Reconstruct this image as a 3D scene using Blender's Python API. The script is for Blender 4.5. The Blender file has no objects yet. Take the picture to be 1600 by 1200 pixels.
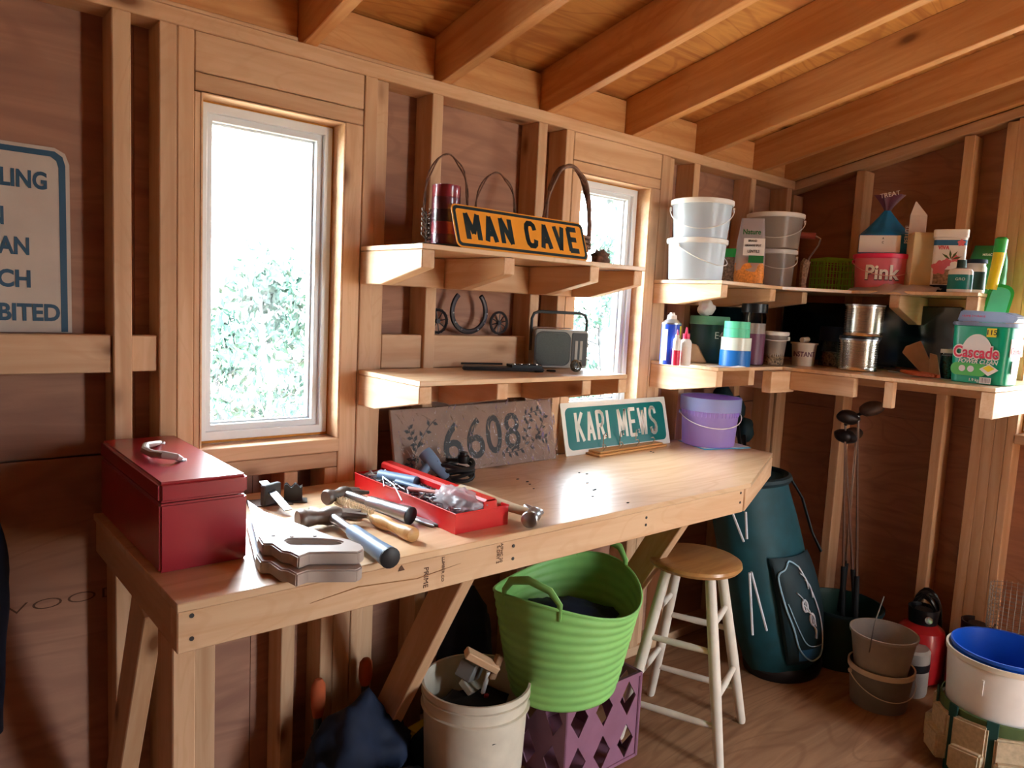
import bpy, bmesh, math, random
from math import sin, cos, pi, radians, atan2, sqrt
from mathutils import Vector, Matrix, Euler, noise
random.seed(7)
SC = bpy.context.scene
COL = SC.collection
# ------------------------------------------------------------------ camera, world, light, exposure
CAM = Vector((0, -1.85, 1.40)); ROT = Euler((1.46502609, -0.04920338, -0.70384293), 'XYZ'); FPX = 1163.85
cd = bpy.data.cameras.new('camera'); cam = bpy.data.objects.new('camera', cd); COL.objects.link(cam)
cam.location = CAM; cam.rotation_euler = ROT; cd.sensor_width = 36; cd.lens = FPX/1600*36; cd.clip_start = .02; cd.clip_end = 400
SC.camera = cam
SC.view_settings.view_transform = 'Standard'; SC.view_settings.look = 'None'; SC.view_settings.gamma = 1
SC.view_settings.use_curve_mapping = False
SC.view_settings.exposure = -0.10
SC.cycles.max_bounces = 10; SC.cycles.diffuse_bounces = 6; SC.cycles.glossy_bounces = 3
SC.cycles.transparent_max_bounces = 12; SC.cycles.caustics_reflective = False; SC.cycles.caustics_refractive = False
SC.cycles.sample_clamp_indirect = 8
SKY_STRENGTH = 42.0
wd = bpy.data.worlds.new('overcast_sky'); SC.world = wd; wd.use_nodes = True
bg = wd.node_tree.nodes['Background']; bg.inputs[0].default_value = (0.86, 0.94, 1.0, 1); bg.inputs[1].default_value = SKY_STRENGTH
sl = bpy.data.lights.new('sun', 'SUN'); sun = bpy.data.objects.new('sun', sl); COL.objects.link(sun)
sl.energy = 75; sl.angle = radians(3); sl.color = (1, .92, .80)
sun.rotation_euler = Vector((0.10, 0.66, -0.74)).to_track_quat('-Z', 'Y').to_euler()   # comes in through the door behind the camera
def portal(name, loc, w, h, direction):
    l = bpy.data.lights.new(name, 'AREA'); l.shape = 'RECTANGLE'; l.size = w; l.size_y = h; l.cycles.is_portal = True
    o = bpy.data.objects.new(name, l); COL.objects.link(o); o.location = loc
    o.rotation_euler = Vector(direction).to_track_quat('-Z', 'Y').to_euler()
portal('window_portal', (.78, .16, 1.435), .37, .85, (0, -1, 0))
portal('window_portal', (2.04, .16, 1.435), .37, .85, (0, -1, 0))
portal('window_portal', (3.42, -1.2, 1.435), .44, .85, (-1, 0, 0))
portal('door_portal', (2.24, -3.72, 1.0), .44, 2.0, (0, 1, 0))
# ------------------------------------------------------------------ picture coordinates -> points on real planes
MR = ROT.to_matrix()
def ray(x, y): return MR @ Vector(((x-800)/FPX, -(y-600)/FPX, -1))
def W(x, y, Y=0.0): d = ray(x, y); return CAM + d*((Y-CAM.y)/d.y)
def H(x, y, z): d = ray(x, y); return CAM + d*((z-CAM.z)/d.z)
def S(x, y, X=3.247): d = ray(x, y); return CAM + d*((X-CAM.x)/d.x)
def mpp(p): return ((Vector(p)-CAM) @ (MR @ Vector((0, 0, -1))))/FPX     # metres per picture pixel at p
def spot(x, yb, z, w):
    f = H(x, yb, z); s = mpp(f); r = w/2*s; d = f-CAM; d.z = 0; d.normalize()
    return f+d*r, r, s
# ------------------------------------------------------------------ materials
def srgb(c):
    if isinstance(c, str):
        c = [int(c[i:i+2], 16)/255 for i in (0, 2, 4)]
    return tuple(x/12.92 if x <= .04045 else ((x+.055)/1.055)**2.4 for x in c)+(1,)
class N:
    def __init__(s, name):
        s.m = bpy.data.materials.new(name); s.m.use_nodes = True; s.t = s.m.node_tree; s.b = s.t.nodes['Principled BSDF']
        s.out = s.t.nodes['Material Output']
    def n(s, kind, **kw):
        nd = s.t.nodes.new('ShaderNode'+kind)
        for k, v in kw.items():
            if k.startswith('i_'): nd.inputs[k[2:].replace('_', ' ')].default_value = v
            elif k[0] == 'i' and k[1:].isdigit(): nd.inputs[int(k[1:])].default_value = v
            else: setattr(nd, k, v)
        return nd
    def l(s, a, b): s.t.links.new(a, b)
    def coords(s, scale, rnd=True):
        tc = s.n('TexCoord'); mp = s.n('Mapping'); mp.inputs['Scale'].default_value = scale
        if rnd:
            oi = s.n('ObjectInfo'); ml = s.n('Math', operation='MULTIPLY', i1=37.0); ad = s.n('VectorMath', operation='ADD')
            s.l(oi.outputs['Random'], ml.inputs[0]); s.l(tc.outputs['Object'], ad.inputs[0]); s.l(ml.outputs[0], ad.inputs[1]); s.l(ad.outputs[0], mp.inputs[0])
        else: s.l(tc.outputs['Object'], mp.inputs[0])
        return mp.outputs[0]
    def ramp(s, fac, stops, interp='LINEAR'):
        r = s.n('ValToRGB'); s.l(fac, r.inputs[0]); e = r.color_ramp; e.interpolation = interp
        while len(e.elements) < len(stops): e.elements.new(.5)
        for el, (p, c) in zip(e.elements, stops): el.position = p; el.color = c
        return r.outputs[0]
    def mix(s, fac, a, b, mode='MIX'):
        m = s.n('MixRGB', blend_type=mode)
        for i, v in enumerate((fac, a, b)):
            if hasattr(v, 'links'): s.l(v, m.inputs[i])
            else: m.inputs[i].default_value = v
        return m.outputs[0]
    def bump(s, h, strength=.2, dist=.002):
        b = s.n('Bump'); b.inputs['Strength'].default_value = strength; b.inputs['Distance'].default_value = dist
        s.l(h, b.inputs['Height']); s.l(b.outputs[0], s.b.inputs['Normal'])
def wood(name, light, dark, knotc='7a4e30', rough=.55, vary=.12, knots=.5, grain=(1.6, 26, 26), spec=.3):
    k = N(name); c = k.coords(grain); nz = k.n('TexNoise', i_Scale=1.0, i_Detail=5.0, i_Distortion=.6); k.l(c, nz.inputs[0])
    col = k.ramp(nz.outputs[0], [(.3, srgb(dark)), (.62, srgb(light))])
    c2 = k.coords((1.1, 5, 5)); n2 = k.n('TexNoise', i_Scale=1.0, i_Detail=2.0, i_Distortion=2.5); k.l(c2, n2.inputs[0])
    sn = k.n('Math', operation='MULTIPLY', i1=55.0); k.l(n2.outputs[0], sn.inputs[0]); s2 = k.n('Math', operation='SINE'); k.l(sn.outputs[0], s2.inputs[0])
    lines = k.ramp(s2.outputs[0], [(.55, (0, 0, 0, 1)), (1, (1, 1, 1, 1))]); f = k.n('Math', operation='MULTIPLY', i1=.28); k.l(lines, f.inputs[0])
    col = k.mix(f.outputs[0], col, srgb(dark))
    c3 = k.coords((3.2, 7, 7)); v = k.n('TexVoronoi', i_Scale=1.0); k.l(c3, v.inputs[0])
    kn = k.ramp(v.outputs['Distance'], [(.055, (1, 1, 1, 1)), (.13, (.25, .25, .25, 1)), (.2, (0, 0, 0, 1))])
    sp = k.n('SeparateColor'); k.l(v.outputs['Color'], sp.inputs[0]); th = k.n('Math', operation='LESS_THAN', i1=knots); k.l(sp.outputs[0], th.inputs[0])
    mm = k.n('Math', operation='MULTIPLY'); k.l(kn, mm.inputs[0]); k.l(th.outputs[0], mm.inputs[1])
    col = k.mix(mm.outputs[0], col, srgb(knotc))
    oi = k.n('ObjectInfo'); mr = k.n('MapRange'); mr.inputs[3].default_value = 1-vary; mr.inputs[4].default_value = 1+vary*.6
    k.l(oi.outputs['Random'], mr.inputs[0]); hs = k.n('HueSaturation'); k.l(mr.outputs[0], hs.inputs['Value']); k.l(col, hs.inputs['Color'])
    k.l(hs.outputs[0], k.b.inputs['Base Color']); k.b.inputs['Roughness'].default_value = rough; k.b.inputs['Specular IOR Level'].default_value = spec
    k.bump(nz.outputs[0], .25, .0015); return k.m
def plain(name, col, rough=.5, metal=0, trans=0, coat=0, spec=.5, var=0.06, scale=14, sss=0, bump=0, alpha=1, ior=1.45):
    k = N(name); c = k.coords((scale,)*3); nz = k.n('TexNoise', i_Scale=1.0, i_Detail=4.0); k.l(c, nz.inputs[0])
    a = srgb(col); lo = tuple(x*(1-var*2) for x in a[:3])+(1,); hi = tuple(min(1, x*(1+var)) for x in a[:3])+(1,)
    k.l(k.ramp(nz.outputs[0], [(.3, lo), (.7, hi)]), k.b.inputs['Base Color'])
    b = k.b; b.inputs['Roughness'].default_value = rough; b.inputs['Metallic'].default_value = metal
    b.inputs['Specular IOR Level'].default_value = spec; b.inputs['Transmission Weight'].default_value = trans
    b.inputs['Coat Weight'].default_value = coat; b.inputs['Alpha'].default_value = alpha; b.inputs['IOR'].default_value = ior
    if sss: b.inputs['Subsurface Weight'].default_value = sss; b.inputs['Subsurface Scale'].default_value = .02; b.inputs['Subsurface Radius'].default_value = (1, 1, 1)
    if bump: k.bump(nz.outputs[0], bump, .004)
    return k.m
def translucent(name, col, op=.5, rough=.25, spec=.5):
    """thin milky plastic: part see-through, part diffuse on both sides"""
    k = N(name); t = k.t; b = k.b; b.inputs['Base Color'].default_value = srgb(col); b.inputs['Roughness'].default_value = rough
    tl = k.n('BsdfTranslucent'); tl.inputs[0].default_value = srgb(col); tr = k.n('BsdfTransparent'); tr.inputs[0].default_value = (1, 1, 1, 1)
    m1 = k.n('MixShader'); m1.inputs[0].default_value = .55; k.l(b.outputs[0], m1.inputs[1]); k.l(tl.outputs[0], m1.inputs[2])
    m2 = k.n('MixShader'); m2.inputs[0].default_value = op; k.l(tr.outputs[0], m2.inputs[1]); k.l(m1.outputs[0], m2.inputs[2])
    k.l(m2.outputs[0], k.out.inputs[0]); return k.m
def clear(name, tint=(.97, .99, 1, 1), gloss=.35, rough=.02, wrinkle=0):
    """thin clear sheet: transparent with a fresnel reflection"""
    k = N(name); tr = k.n('BsdfTransparent'); tr.inputs[0].default_value = tint; gl = k.n('BsdfGlossy'); gl.inputs['Roughness'].default_value = rough
    lw = k.n('LayerWeight', i_Blend=gloss); m = k.n('MixShader')
    k.l(lw.outputs['Fresnel'], m.inputs[0]); k.l(tr.outputs[0], m.inputs[1]); k.l(gl.outputs[0], m.inputs[2]); k.l(m.outputs[0], k.out.inputs[0])
    if wrinkle:
        c = k.coords((22, 22, 22)); nz = k.n('TexNoise', i_Scale=1.0, i_Detail=3.0, i_Distortion=1.5); k.l(c, nz.inputs[0])
        bp = k.n('Bump'); bp.inputs['Strength'].default_value = 1; bp.inputs['Distance'].default_value = wrinkle; k.l(nz.outputs[0], bp.inputs['Height'])
        k.l(bp.outputs[0], gl.inputs['Normal']); k.l(bp.outputs[0], lw.inputs['Normal'])
    return k.m
def plywood(name, light, dark, rough=.65, spec=.25):
    k = N(name); c = k.coords((1.1, 9, 9)); nz = k.n('TexNoise', i_Scale=1.0, i_Detail=6.0, i_Distortion=1.8); k.l(c, nz.inputs[0])
    col = k.ramp(nz.outputs[0], [(.28, srgb(dark)), (.5, srgb(light)), (.72, srgb(dark))])
    c2 = k.coords((.7, 2.6, 2.6)); n2 = k.n('TexNoise', i_Scale=1.0, i_Detail=2.0, i_Distortion=1.2); k.l(c2, n2.inputs[0])
    sn = k.n('Math', operation='MULTIPLY', i1=70.0); k.l(n2.outputs[0], sn.inputs[0]); s2 = k.n('Math', operation='SINE'); k.l(sn.outputs[0], s2.inputs[0])
    ln = k.ramp(s2.outputs[0], [(.7, (0, 0, 0, 1)), (1, (1, 1, 1, 1))]); f = k.n('Math', operation='MULTIPLY', i1=.5); k.l(ln, f.inputs[0])
    col = k.mix(f.outputs[0], col, srgb(dark))
    c3 = k.coords((2.6, 3.6, 3.6)); v = k.n('TexVoronoi', i_Scale=1.0); k.l(c3, v.inputs[0]); sp = k.n('SeparateColor'); k.l(v.outputs['Color'], sp.inputs[0])
    th = k.n('Math', operation='LESS_THAN', i1=.45); k.l(sp.outputs[0], th.inputs[0])
    kn = k.ramp(v.outputs['Distance'], [(.04, (.9, .9, .9, 1)), (.1, (.3, .3, .3, 1)), (.14, (0, 0, 0, 1))]); mm = k.n('Math', operation='MULTIPLY'); k.l(kn, mm.inputs[0]); k.l(th.outputs[0], mm.inputs[1])
    col = k.mix(mm.outputs[0], col, srgb('3a2015'))
    k.l(col, k.b.inputs['Base Color']); k.b.inputs['Roughness'].default_value = rough; k.b.inputs['Specular IOR Level'].default_value = spec
    k.bump(nz.outputs[0], .2, .0015); return k.m
def ribbed_metal(name, col='c9c4bb', rough=.22): return plain(name, col, rough, 1, var=.1, scale=6)
M = {}
M['pine'] = wood('pine_framing', 'd5af8b', 'c39770')
M['pine_dark'] = wood('pine_rafter', 'd8a26c', 'c0824c')
M['pine_pale'] = wood('pine_bracket', 'dfbb95', 'cfa078', knots=.35)
M['ply_wall'] = plywood('plywood_wall', 'ab7f68', '936958')
M['ply_roof'] = plywood('plywood_roof', 'cc9352', 'a8683a')
M['ply_top'] = plywood('plywood_worktop', 'dfbc95', 'cba276', rough=.38, spec=.5)
M['ply_top'].node_tree.nodes['Principled BSDF'].inputs['Coat Weight'].default_value = .6; M['ply_top'].node_tree.nodes['Principled BSDF'].inputs['Coat Roughness'].default_value = .25
M['ply_floor'] = plywood('plywood_floor', '9a7455', '7a563c')
M['ply_edge'] = wood('plywood_edge', 'b08358', '8a5f3c', knots=0)
M['vinyl'] = plain('window_vinyl', 'dfe5ea', .35, var=.02)
M['glass'] = clear('window_glass', gloss=.12)
M['foam'] = plain('spray_foam', 'c98b3e', .9, bump=1, scale=60)
M['white'] = plain('white_plastic', 'e9e7e2', .35, var=.03)
M['cream'] = plain('cream_plastic', 'd9cfbb', .45, var=.06)
M['milky'] = translucent('milky_plastic', 'dfe6ec', .82)
M['milky_grey'] = translucent('milky_grey_plastic', 'c9bfb4', .85)
M['lilac'] = translucent('lilac_plastic', 'd3bcff', .85)
M['lilac_clear'] = translucent('lilac_clear_plastic', 'ccd8f4', .6)
M['clear'] = clear('clear_plastic', gloss=.3)
M['film'] = clear('wrinkled_film', gloss=.16, rough=.12, wrinkle=.012)
M['bagfilm'] = translucent('plastic_bag_film', 'd9d3d6', .62, .2)
M['red_metal'] = plain('red_enamel', 'a01f2e', .28, coat=.5, var=.05)
M['red_tray'] = plain('red_tray_enamel', 'd21f22', .3, coat=.5, var=.05)
M['grey_handle'] = plain('grey_wood_handle', 'b3a59c', .45)
M['steel'] = plain('steel', 'b9bcc2', .3, 1, var=.1)
M['steel_worn'] = plain('worn_steel', '8a827c', .45, .8, var=.25)
M['rust'] = plain('rusty_steel', '5b463d', .6, .5, var=.3)
M['chrome'] = plain('chrome', 'd8dce2', .12, 1); M['tin'] = plain('tinned_steel', 'cfc6b8', .26, 1)
M['saw_blade'] = plain('saw_blade_steel', 'c4ccd6', .3, .75, var=.12)
M['blue_rubber'] = plain('blue_grey_rubber', '6f8aa8', .4)
M['black_rubber'] = plain('black_rubber', '25262b', .5)
M['black'] = plain('black_plastic', '131418', .35)
M['blackmat'] = plain('matt_black', '0f1012', .8)
M['charcoal'] = plain('charcoal_plastic', '3c3f41', .6)
M['greygreen'] = plain('grey_speaker_mesh', '4d5452', .7, bump=.3, scale=300)
M['radio'] = plain('radio_case', '8f8a80', .4)
M['bronze'] = plain('dark_bronze', '4b4038', .45, .7, var=.3)
M['iron'] = plain('dark_iron', '3a3538', .42, .6, var=.3)
M['twig'] = plain('brown_twig', '7a5745', .7, var=.3, scale=60)
M['twine'] = plain('grey_wire', '77705f', .5, .4, var=.3)
M['handlewood'] = wood('turned_handle_wood', 'd9ae74', 'b98044', knots=.1, rough=.35)
M['hickory'] = wood('hickory_handle', 'e9dcc0', 'd8c4a0', knots=0, rough=.35)
M['sign_yellow'] = plain('sign_yellow_paint', 'e89a33', .35, var=.03)
M['sign_dark'] = plain('sign_dark_paint', '0f2a33', .4, var=.03)
M['sign_green'] = plain('sign_green_paint', '0c6d68', .3, var=.03)
M['sign_white'] = plain('sign_white_paint', 'e3e2d6', .35, var=.03)
M['sign_grey'] = plain('sign_pale_paint', 'c3b5a8', .5, var=.04)
M['sign_blue'] = plain('sign_blue_paint', '1f4a66', .5, var=.04)
M['cardboard'] = plain('brown_plaque', '8a6a58', .55, var=.1)
M['ink'] = plain('dark_print', '33302f', .6)
M['stamp'] = plain('lumber_stamp_ink', '5b3c2b', .8)
M['folder'] = plain('cyan_card', '49b2d9', .4, var=.05)
M['green_trug'] = plain('lime_rubber', '8ecb70', .5, var=.05, sss=.0)
M['navy'] = plain('navy_cloth', '16233c', .8, var=.2)
M['crate'] = plain('mauve_crate_plastic', '8d5f74', .45)
M['stoolwhite'] = plain('stool_white_paint', 'd9cdbd', .45, var=.06)
M['seatwood'] = wood('stool_seat_wood', 'bd8a52', '9c6a39', rough=.3, knots=0, spec=.5)
M['teal'] = plain('teal_bag_cloth', '06424b', .6, var=.15)
M['darkteal'] = plain('dark_teal_cloth', '04252c', .65, var=.2)
M['bluetrim'] = plain('blue_bag_trim', '2b6287', .6)
M['piping'] = plain('pale_piping', '8fb3c4', .5)
M['bagwhite'] = plain('bag_thread_white', 'c7c9cf', .6)
M['greybucket'] = plain('grey_bucket_plastic', 'a39b92', .5, var=.08)
M['greybucket2'] = plain('dark_grey_bucket_plastic', '7c7975', .5, var=.08)
M['bluebin'] = plain('blue_bin_plastic', '1450b8', .35)
M['canvas'] = plain('beige_canvas', 'c0ae90', .85, var=.1, bump=.2, scale=80)
M['olive'] = plain('olive_canvas', '4d5f35', .85, var=.1)
M['greenstrap'] = plain('dark_green_webbing', '12403a', .8)
M['redtank'] = plain('red_tank_paint', 'a3171f', .35, coat=.3)
M['galv'] = plain('galvanised_wire', '8f8a88', .45, .8)
M['orange'] = plain('orange_fabric', 'b5552c', .8, var=.15)
M['yellow'] = plain('yellow_plastic', 'e6cf1f', .4)
M['brightgreen'] = plain('bright_green_plastic', '2faf4a', .4)
M['meshgreen'] = plain('lime_basket_plastic', '8ed23c', .45)
M['pot'] = plain('dark_green_bag', '1e6a34', .5)
M['pink'] = plain('pink_plastic', 'd76b78', .4)
M['hotpink'] = plain('hot_pink_lid', 'e3325f', .35)
M['palepink'] = plain('pale_pink', 'e8a8a0', .5)
M['blue_bag'] = plain('blue_bag_film', '0d74b0', .3, bump=.6, scale=30)
M['label_white'] = plain('label_white', 'e5e0da', .55, var=.03)
M['creambox'] = plain('cream_card', 'd3bf93', .7, var=.04)
M['blue_can'] = plain('blue_can_paint', '1f47c0', .3, var=.05)
M['blue_tape'] = plain('blue_tape', '1668b8', .4)
M['mint_tape'] = plain('mint_tape', '5ed3a6', .5)
M['white_tape'] = plain('clear_tape_roll', 'd9e2d6', .25)
M['tubgreen'] = plain('dark_green_tub', '1b3a33', .4)
M['tubgreenlid'] = plain('green_tub_lid', '5f9c7c', .4)
M['purple'] = plain('purple_label', '5c2a44', .45)
M['brownpaper'] = plain('brown_paper', '9a7450', .8, var=.12, bump=.2)
M['lentil'] = plain('orange_lentils', 'd98533', .6, var=.2, scale=160, bump=.4)
M['darktop'] = plain('blackened_screen', '061519', .12, spec=.6)
M['cas_teal'] = plain('teal_tub_plastic', '0c9b76', .3, var=.03)
M['cas_lime'] = plain('lime_print', '4fb84f', .4)
M['cas_red'] = plain('red_print', 'd2264a', .4)
M['greylid'] = translucent('smoky_lid_plastic', '8f93a8', .88, .2)
M['jarclear'] = clear('clear_jar', gloss=.3)
M['beads'] = plain('teal_beads', '2f6f78', .3, var=.9, scale=200)
M['nuts'] = plain('brown_nuts', '9b8468', .6, var=.6, scale=120)
M['redbrush'] = plain('red_brown_handle', '8f4034', .45)
M['bristle'] = plain('paint_bristles', 'a48870', .9, var=.3, scale=120, bump=.5)
M['leaf'] = plain('outdoor_leaves', '2b4b42', .6, var=.5, scale=3)
M['leaf2'] = plain('outdoor_autumn_leaves', '45444c', .6, var=.5, scale=3)
M['bark'] = plain('pale_bark', '3d3f42', .9, var=.3)
M['ground'] = plain('dry_grass_ground', 'bdb29b', .95, var=.15, scale=2)
M['siding'] = plain('outer_siding', 'a08c78', .8)
M['wax_red'] = plain('red_wax', '9b2331', .3, sss=.0, coat=.6)
M['wax_dark'] = plain('dark_wax', '4b1526', .3, coat=.6)
M['wax_mid'] = plain('plum_wax', '6e2233', .3, coat=.6)
# ------------------------------------------------------------------ object helpers
def tag(o, label=None, cat=None, group=None, kind=None):
    if label: o['label'] = label
    if cat: o['category'] = cat
    if group: o['group'] = group
    if kind: o['kind'] = kind
    return o
def thing(name, label, cat, loc=(0, 0, 0), rz=0, group=None, rot=None):
    o = bpy.data.objects.new(name, None); COL.objects.link(o); o.empty_display_size = .05; o.location = loc
    o.rotation_euler = rot if rot else (0, 0, rz)
    return tag(o, label, cat, group)
def shell(name):
    o = bpy.data.objects.new(name, None); COL.objects.link(o); return tag(o, kind='structure')
class MB:
    def __init__(s): s.v = []; s.f = []
    def add(s, vs, fs):
        b = len(s.v); s.v += [tuple(v) for v in vs]; s.f += [tuple(b+i for i in f) for f in fs]; return s
    def box(s, x0, x1, y0, y1, z0, z1):
        return s.add([(x, y, z) for z in (z0, z1) for x, y in ((x0, y0), (x1, y0), (x1, y1), (x0, y1))],
                     [(3, 2, 1, 0), (4, 5, 6, 7), (0, 1, 5, 4), (1, 2, 6, 5), (2, 3, 7, 6), (3, 0, 4, 7)])
    def prism(s, poly, a, b, axis='z', hole=None):
        f = {'z': lambda p, t: (p[0], p[1], t), 'y': lambda p, t: (p[0], t, p[1]), 'x': lambda p, t: (t, p[0], p[1])}[axis]
        n = len(poly); vs = [f(p, a) for p in poly]+[f(p, b) for p in poly]
        if not hole:
            return s.add(vs, [tuple(range(n))[::-1], tuple(range(n, 2*n))]+[(i, (i+1) % n, n+(i+1) % n, n+i) for i in range(n)])
        # ring between poly and hole (same count)
        vs += [f(p, a) for p in hole]+[f(p, b) for p in hole]; fs = []
        for i in range(n):
            j = (i+1) % n
            fs += [(i, j, n+j, n+i), (2*n+i, 3*n+i, 3*n+j, 2*n+j), (i, 2*n+i, 2*n+j, j), (n+i, n+j, 3*n+j, 3*n+i)]
        return s.add(vs, fs)
    def lathe(s, prof, n=32, c=(0, 0, 0), sx=1, sy=1, a0=0, a1=2*pi):
        full = abs(a1-a0-2*pi) < 1e-6; m = n if full else n+1; vs = []; fs = []
        for r, z in prof:
            for i in range(m):
                a = a0+(a1-a0)*i/n; vs.append((c[0]+r*cos(a)*sx, c[1]+r*sin(a)*sy, c[2]+z))
        for j in range(len(prof)-1):
            for i in range(n):
                k = (i+1) % m if full else i+1
                fs.append((j*m+i, j*m+k, (j+1)*m+k, (j+1)*m+i))
        return s.add(vs, fs)
    def tube(s, pts, r, n=8, closed=False, flat=1.0, up=None):
        pts = [Vector(p) for p in pts]; L = len(pts); vs = []; fs = []; prev = None
        for i, p in enumerate(pts):
            a = pts[(i-1) % L] if (closed or i > 0) else p; b = pts[(i+1) % L] if (closed or i < L-1) else p
            t = (b-a).normalized()
            if prev is None:
                u = Vector(up) if up else (Vector((0, 0, 1)) if abs(t.z) < .9 else Vector((1, 0, 0)))
                nrm = (u-t*u.dot(t)).normalized()
            else: nrm = (prev-t*prev.dot(t)).normalized()
            prev = nrm; bi = t.cross(nrm); rr = r[i] if isinstance(r, (list, tuple)) else r
            for k in range(n):
                an = 2*pi*k/n; vs.append(p+nrm*(cos(an)*rr*flat)+bi*(sin(an)*rr))
        for i in range(L if closed else L-1):
            j = (i+1) % L
            for k in range(n): fs.append((i*n+k, i*n+(k+1) % n, j*n+(k+1) % n, j*n+k))
        if not closed: fs += [tuple(range(n))[::-1], tuple((L-1)*n+k for k in range(n))]
        return s.add(vs, fs)
    def grid(s, fn, nu, nv):
        vs = [fn(i/nu, j/nv) for j in range(nv+1) for i in range(nu+1)]
        return s.add(vs, [(j*(nu+1)+i, j*(nu+1)+i+1, (j+1)*(nu+1)+i+1, (j+1)*(nu+1)+i) for j in range(nv) for i in range(nu)])
    def mesh(s, name, bevel=0, smooth=False, seg=1, angle=35):
        me = bpy.data.meshes.new(name); me.from_pydata(s.v, [], s.f); bm = bmesh.new(); bm.from_mesh(me)
        bmesh.ops.remove_doubles(bm, verts=bm.verts, dist=1e-6)
        bmesh.ops.recalc_face_normals(bm, faces=bm.faces)
        if bevel:
            es = [e for e in bm.edges if len(e.link_faces) == 2 and e.calc_face_angle(0) > radians(30)]
            bmesh.ops.bevel(bm, geom=es, offset=bevel, segments=seg, affect='EDGES', clamp_overlap=True)
        bm.to_mesh(me); bm.free()
        if smooth:
            me.shade_smooth(); me.set_sharp_from_angle(angle=radians(angle))
        return me
def obj(name, mb, mat, parent=None, bevel=0, smooth=False, seg=1, solid=0, angle=35, label=None):
    me = mb.mesh(name, bevel, smooth, seg, angle) if isinstance(mb, MB) else mb
    o = bpy.data.objects.new(name, me); COL.objects.link(o)
    if mat: me.materials.append(M[mat] if isinstance(mat, str) else mat)
    if parent: o.parent = parent
    if label: o['label'] = label
    if solid:
        md = o.modifiers.new('thickness', 'SOLIDIFY'); md.thickness = solid; md.offset = 0
    return o
def beam(name, parent, p0, p1, w, h, mat='pine', up=(0, 0, 1), bevel=.0022, off=0):
    """a board from p0 to p1 (centre line), w wide, h high; its grain runs along local X"""
    p0 = Vector(p0); p1 = Vector(p1); d = p1-p0; L = d.length; x = d.normalized(); u = Vector(up)
    y = u.cross(x).normalized(); z = x.cross(y)
    o = obj(name, MB().box(0, L, -w/2, w/2, -h/2, h/2), mat, parent, bevel)
    o.matrix_local = Matrix((( x.x, y.x, z.x, p0.x), (x.y, y.y, z.y, p0.y), (x.z, y.z, z.z, p0.z), (0, 0, 0, 1))); return o
def lumber(name, parent, x0, x1, y0, y1, z0, z1, mat='pine', bevel=.0022):
    d = (x1-x0, y1-y0, z1-z0); c = ((x0+x1)/2, (y0+y1)/2, (z0+z1)/2); a = d.index(max(d))
    if a == 0: return beam(name, parent, (x0, c[1], c[2]), (x1, c[1], c[2]), d[1], d[2], mat, bevel=bevel)
    if a == 1: return beam(name, parent, (c[0], y0, c[2]), (c[0], y1, c[2]), d[0], d[2], mat, bevel=bevel)
    return beam(name, parent, (c[0], c[1], z0), (c[0], c[1], z1), d[1], d[0], mat, up=(1, 0, 0), bevel=bevel)
def text(name, s, size, mat, parent, loc=(0, 0, 0), sx=1, ext=.0004, off=0, align='LEFT', rot=(0, 0, 0), shear=0, label=None, fit=None):
    c = bpy.data.curves.new(name, 'FONT'); c.body = s; c.size = size; c.extrude = ext; c.offset = off; c.align_x = align; c.align_y = 'CENTER'; c.shear = shear; c.resolution_u = 4
    t = bpy.data.objects.new(name, c); me = bpy.data.meshes.new_from_object(t); bpy.data.objects.remove(t)
    for v in me.vertices: v.co.x *= sx
    if fit:   # scale the lettering to fit = (width, height), centred
        xs = [v.co.x for v in me.vertices]; ys = [v.co.y for v in me.vertices]; kx = fit[0]/(max(xs)-min(xs)); ky = fit[1]/(max(ys)-min(ys)); mx = (max(xs)+min(xs))/2; my = (max(ys)+min(ys))/2
        for v in me.vertices: v.co.x = (v.co.x-mx)*kx; v.co.y = (v.co.y-my)*ky
    o = obj(name, me, mat, parent, label=label); o.location = loc; o.rotation_euler = rot; return o
STROKES = {'A': [[(0, 0), (.5, 1), (1, 0)], [(.22, .30), (.78, .30)]], 'N': [[(0, 0), (0, 1), (1, 0), (1, 1)]], 'M': [[(0, 0), (0, 1), (.5, .25), (1, 1), (1, 0)]], 'V': [[(0, 1), (.5, 0), (1, 1)]],
 'W': [[(0, 1), (.25, 0), (.5, .9), (.75, 0), (1, 1)]], 'E': [[(1, 1), (0, 1), (0, 0), (1, 0)], [(0, .52), (.85, .52)]], 'I': [[(.5, 0), (.5, 1)]], 'K': [[(0, 0), (0, 1)], [(1, 1), (.0, .42)], [(.30, .58), (1, 0)]],
 'R': [[(0, 0), (0, 1), (.6, 1), (.9, .92), (1, .76), (.9, .58), (.6, .5), (0, .5)], [(.55, .5), (1, 0)]], 'C': [[(1, .76), (.92, .92), (.7, 1), (.3, 1), (.08, .90), (0, .72), (0, .28), (.08, .10), (.3, 0), (.7, 0), (.92, .08), (1, .24)]],
 'S': [[(1, .78), (.9, .94), (.65, 1), (.35, 1), (.1, .93), (0, .76), (.08, .62), (.35, .53), (.65, .47), (.92, .37), (1, .22), (.9, .07), (.65, 0), (.35, 0), (.1, .06), (0, .22)]]}
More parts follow.
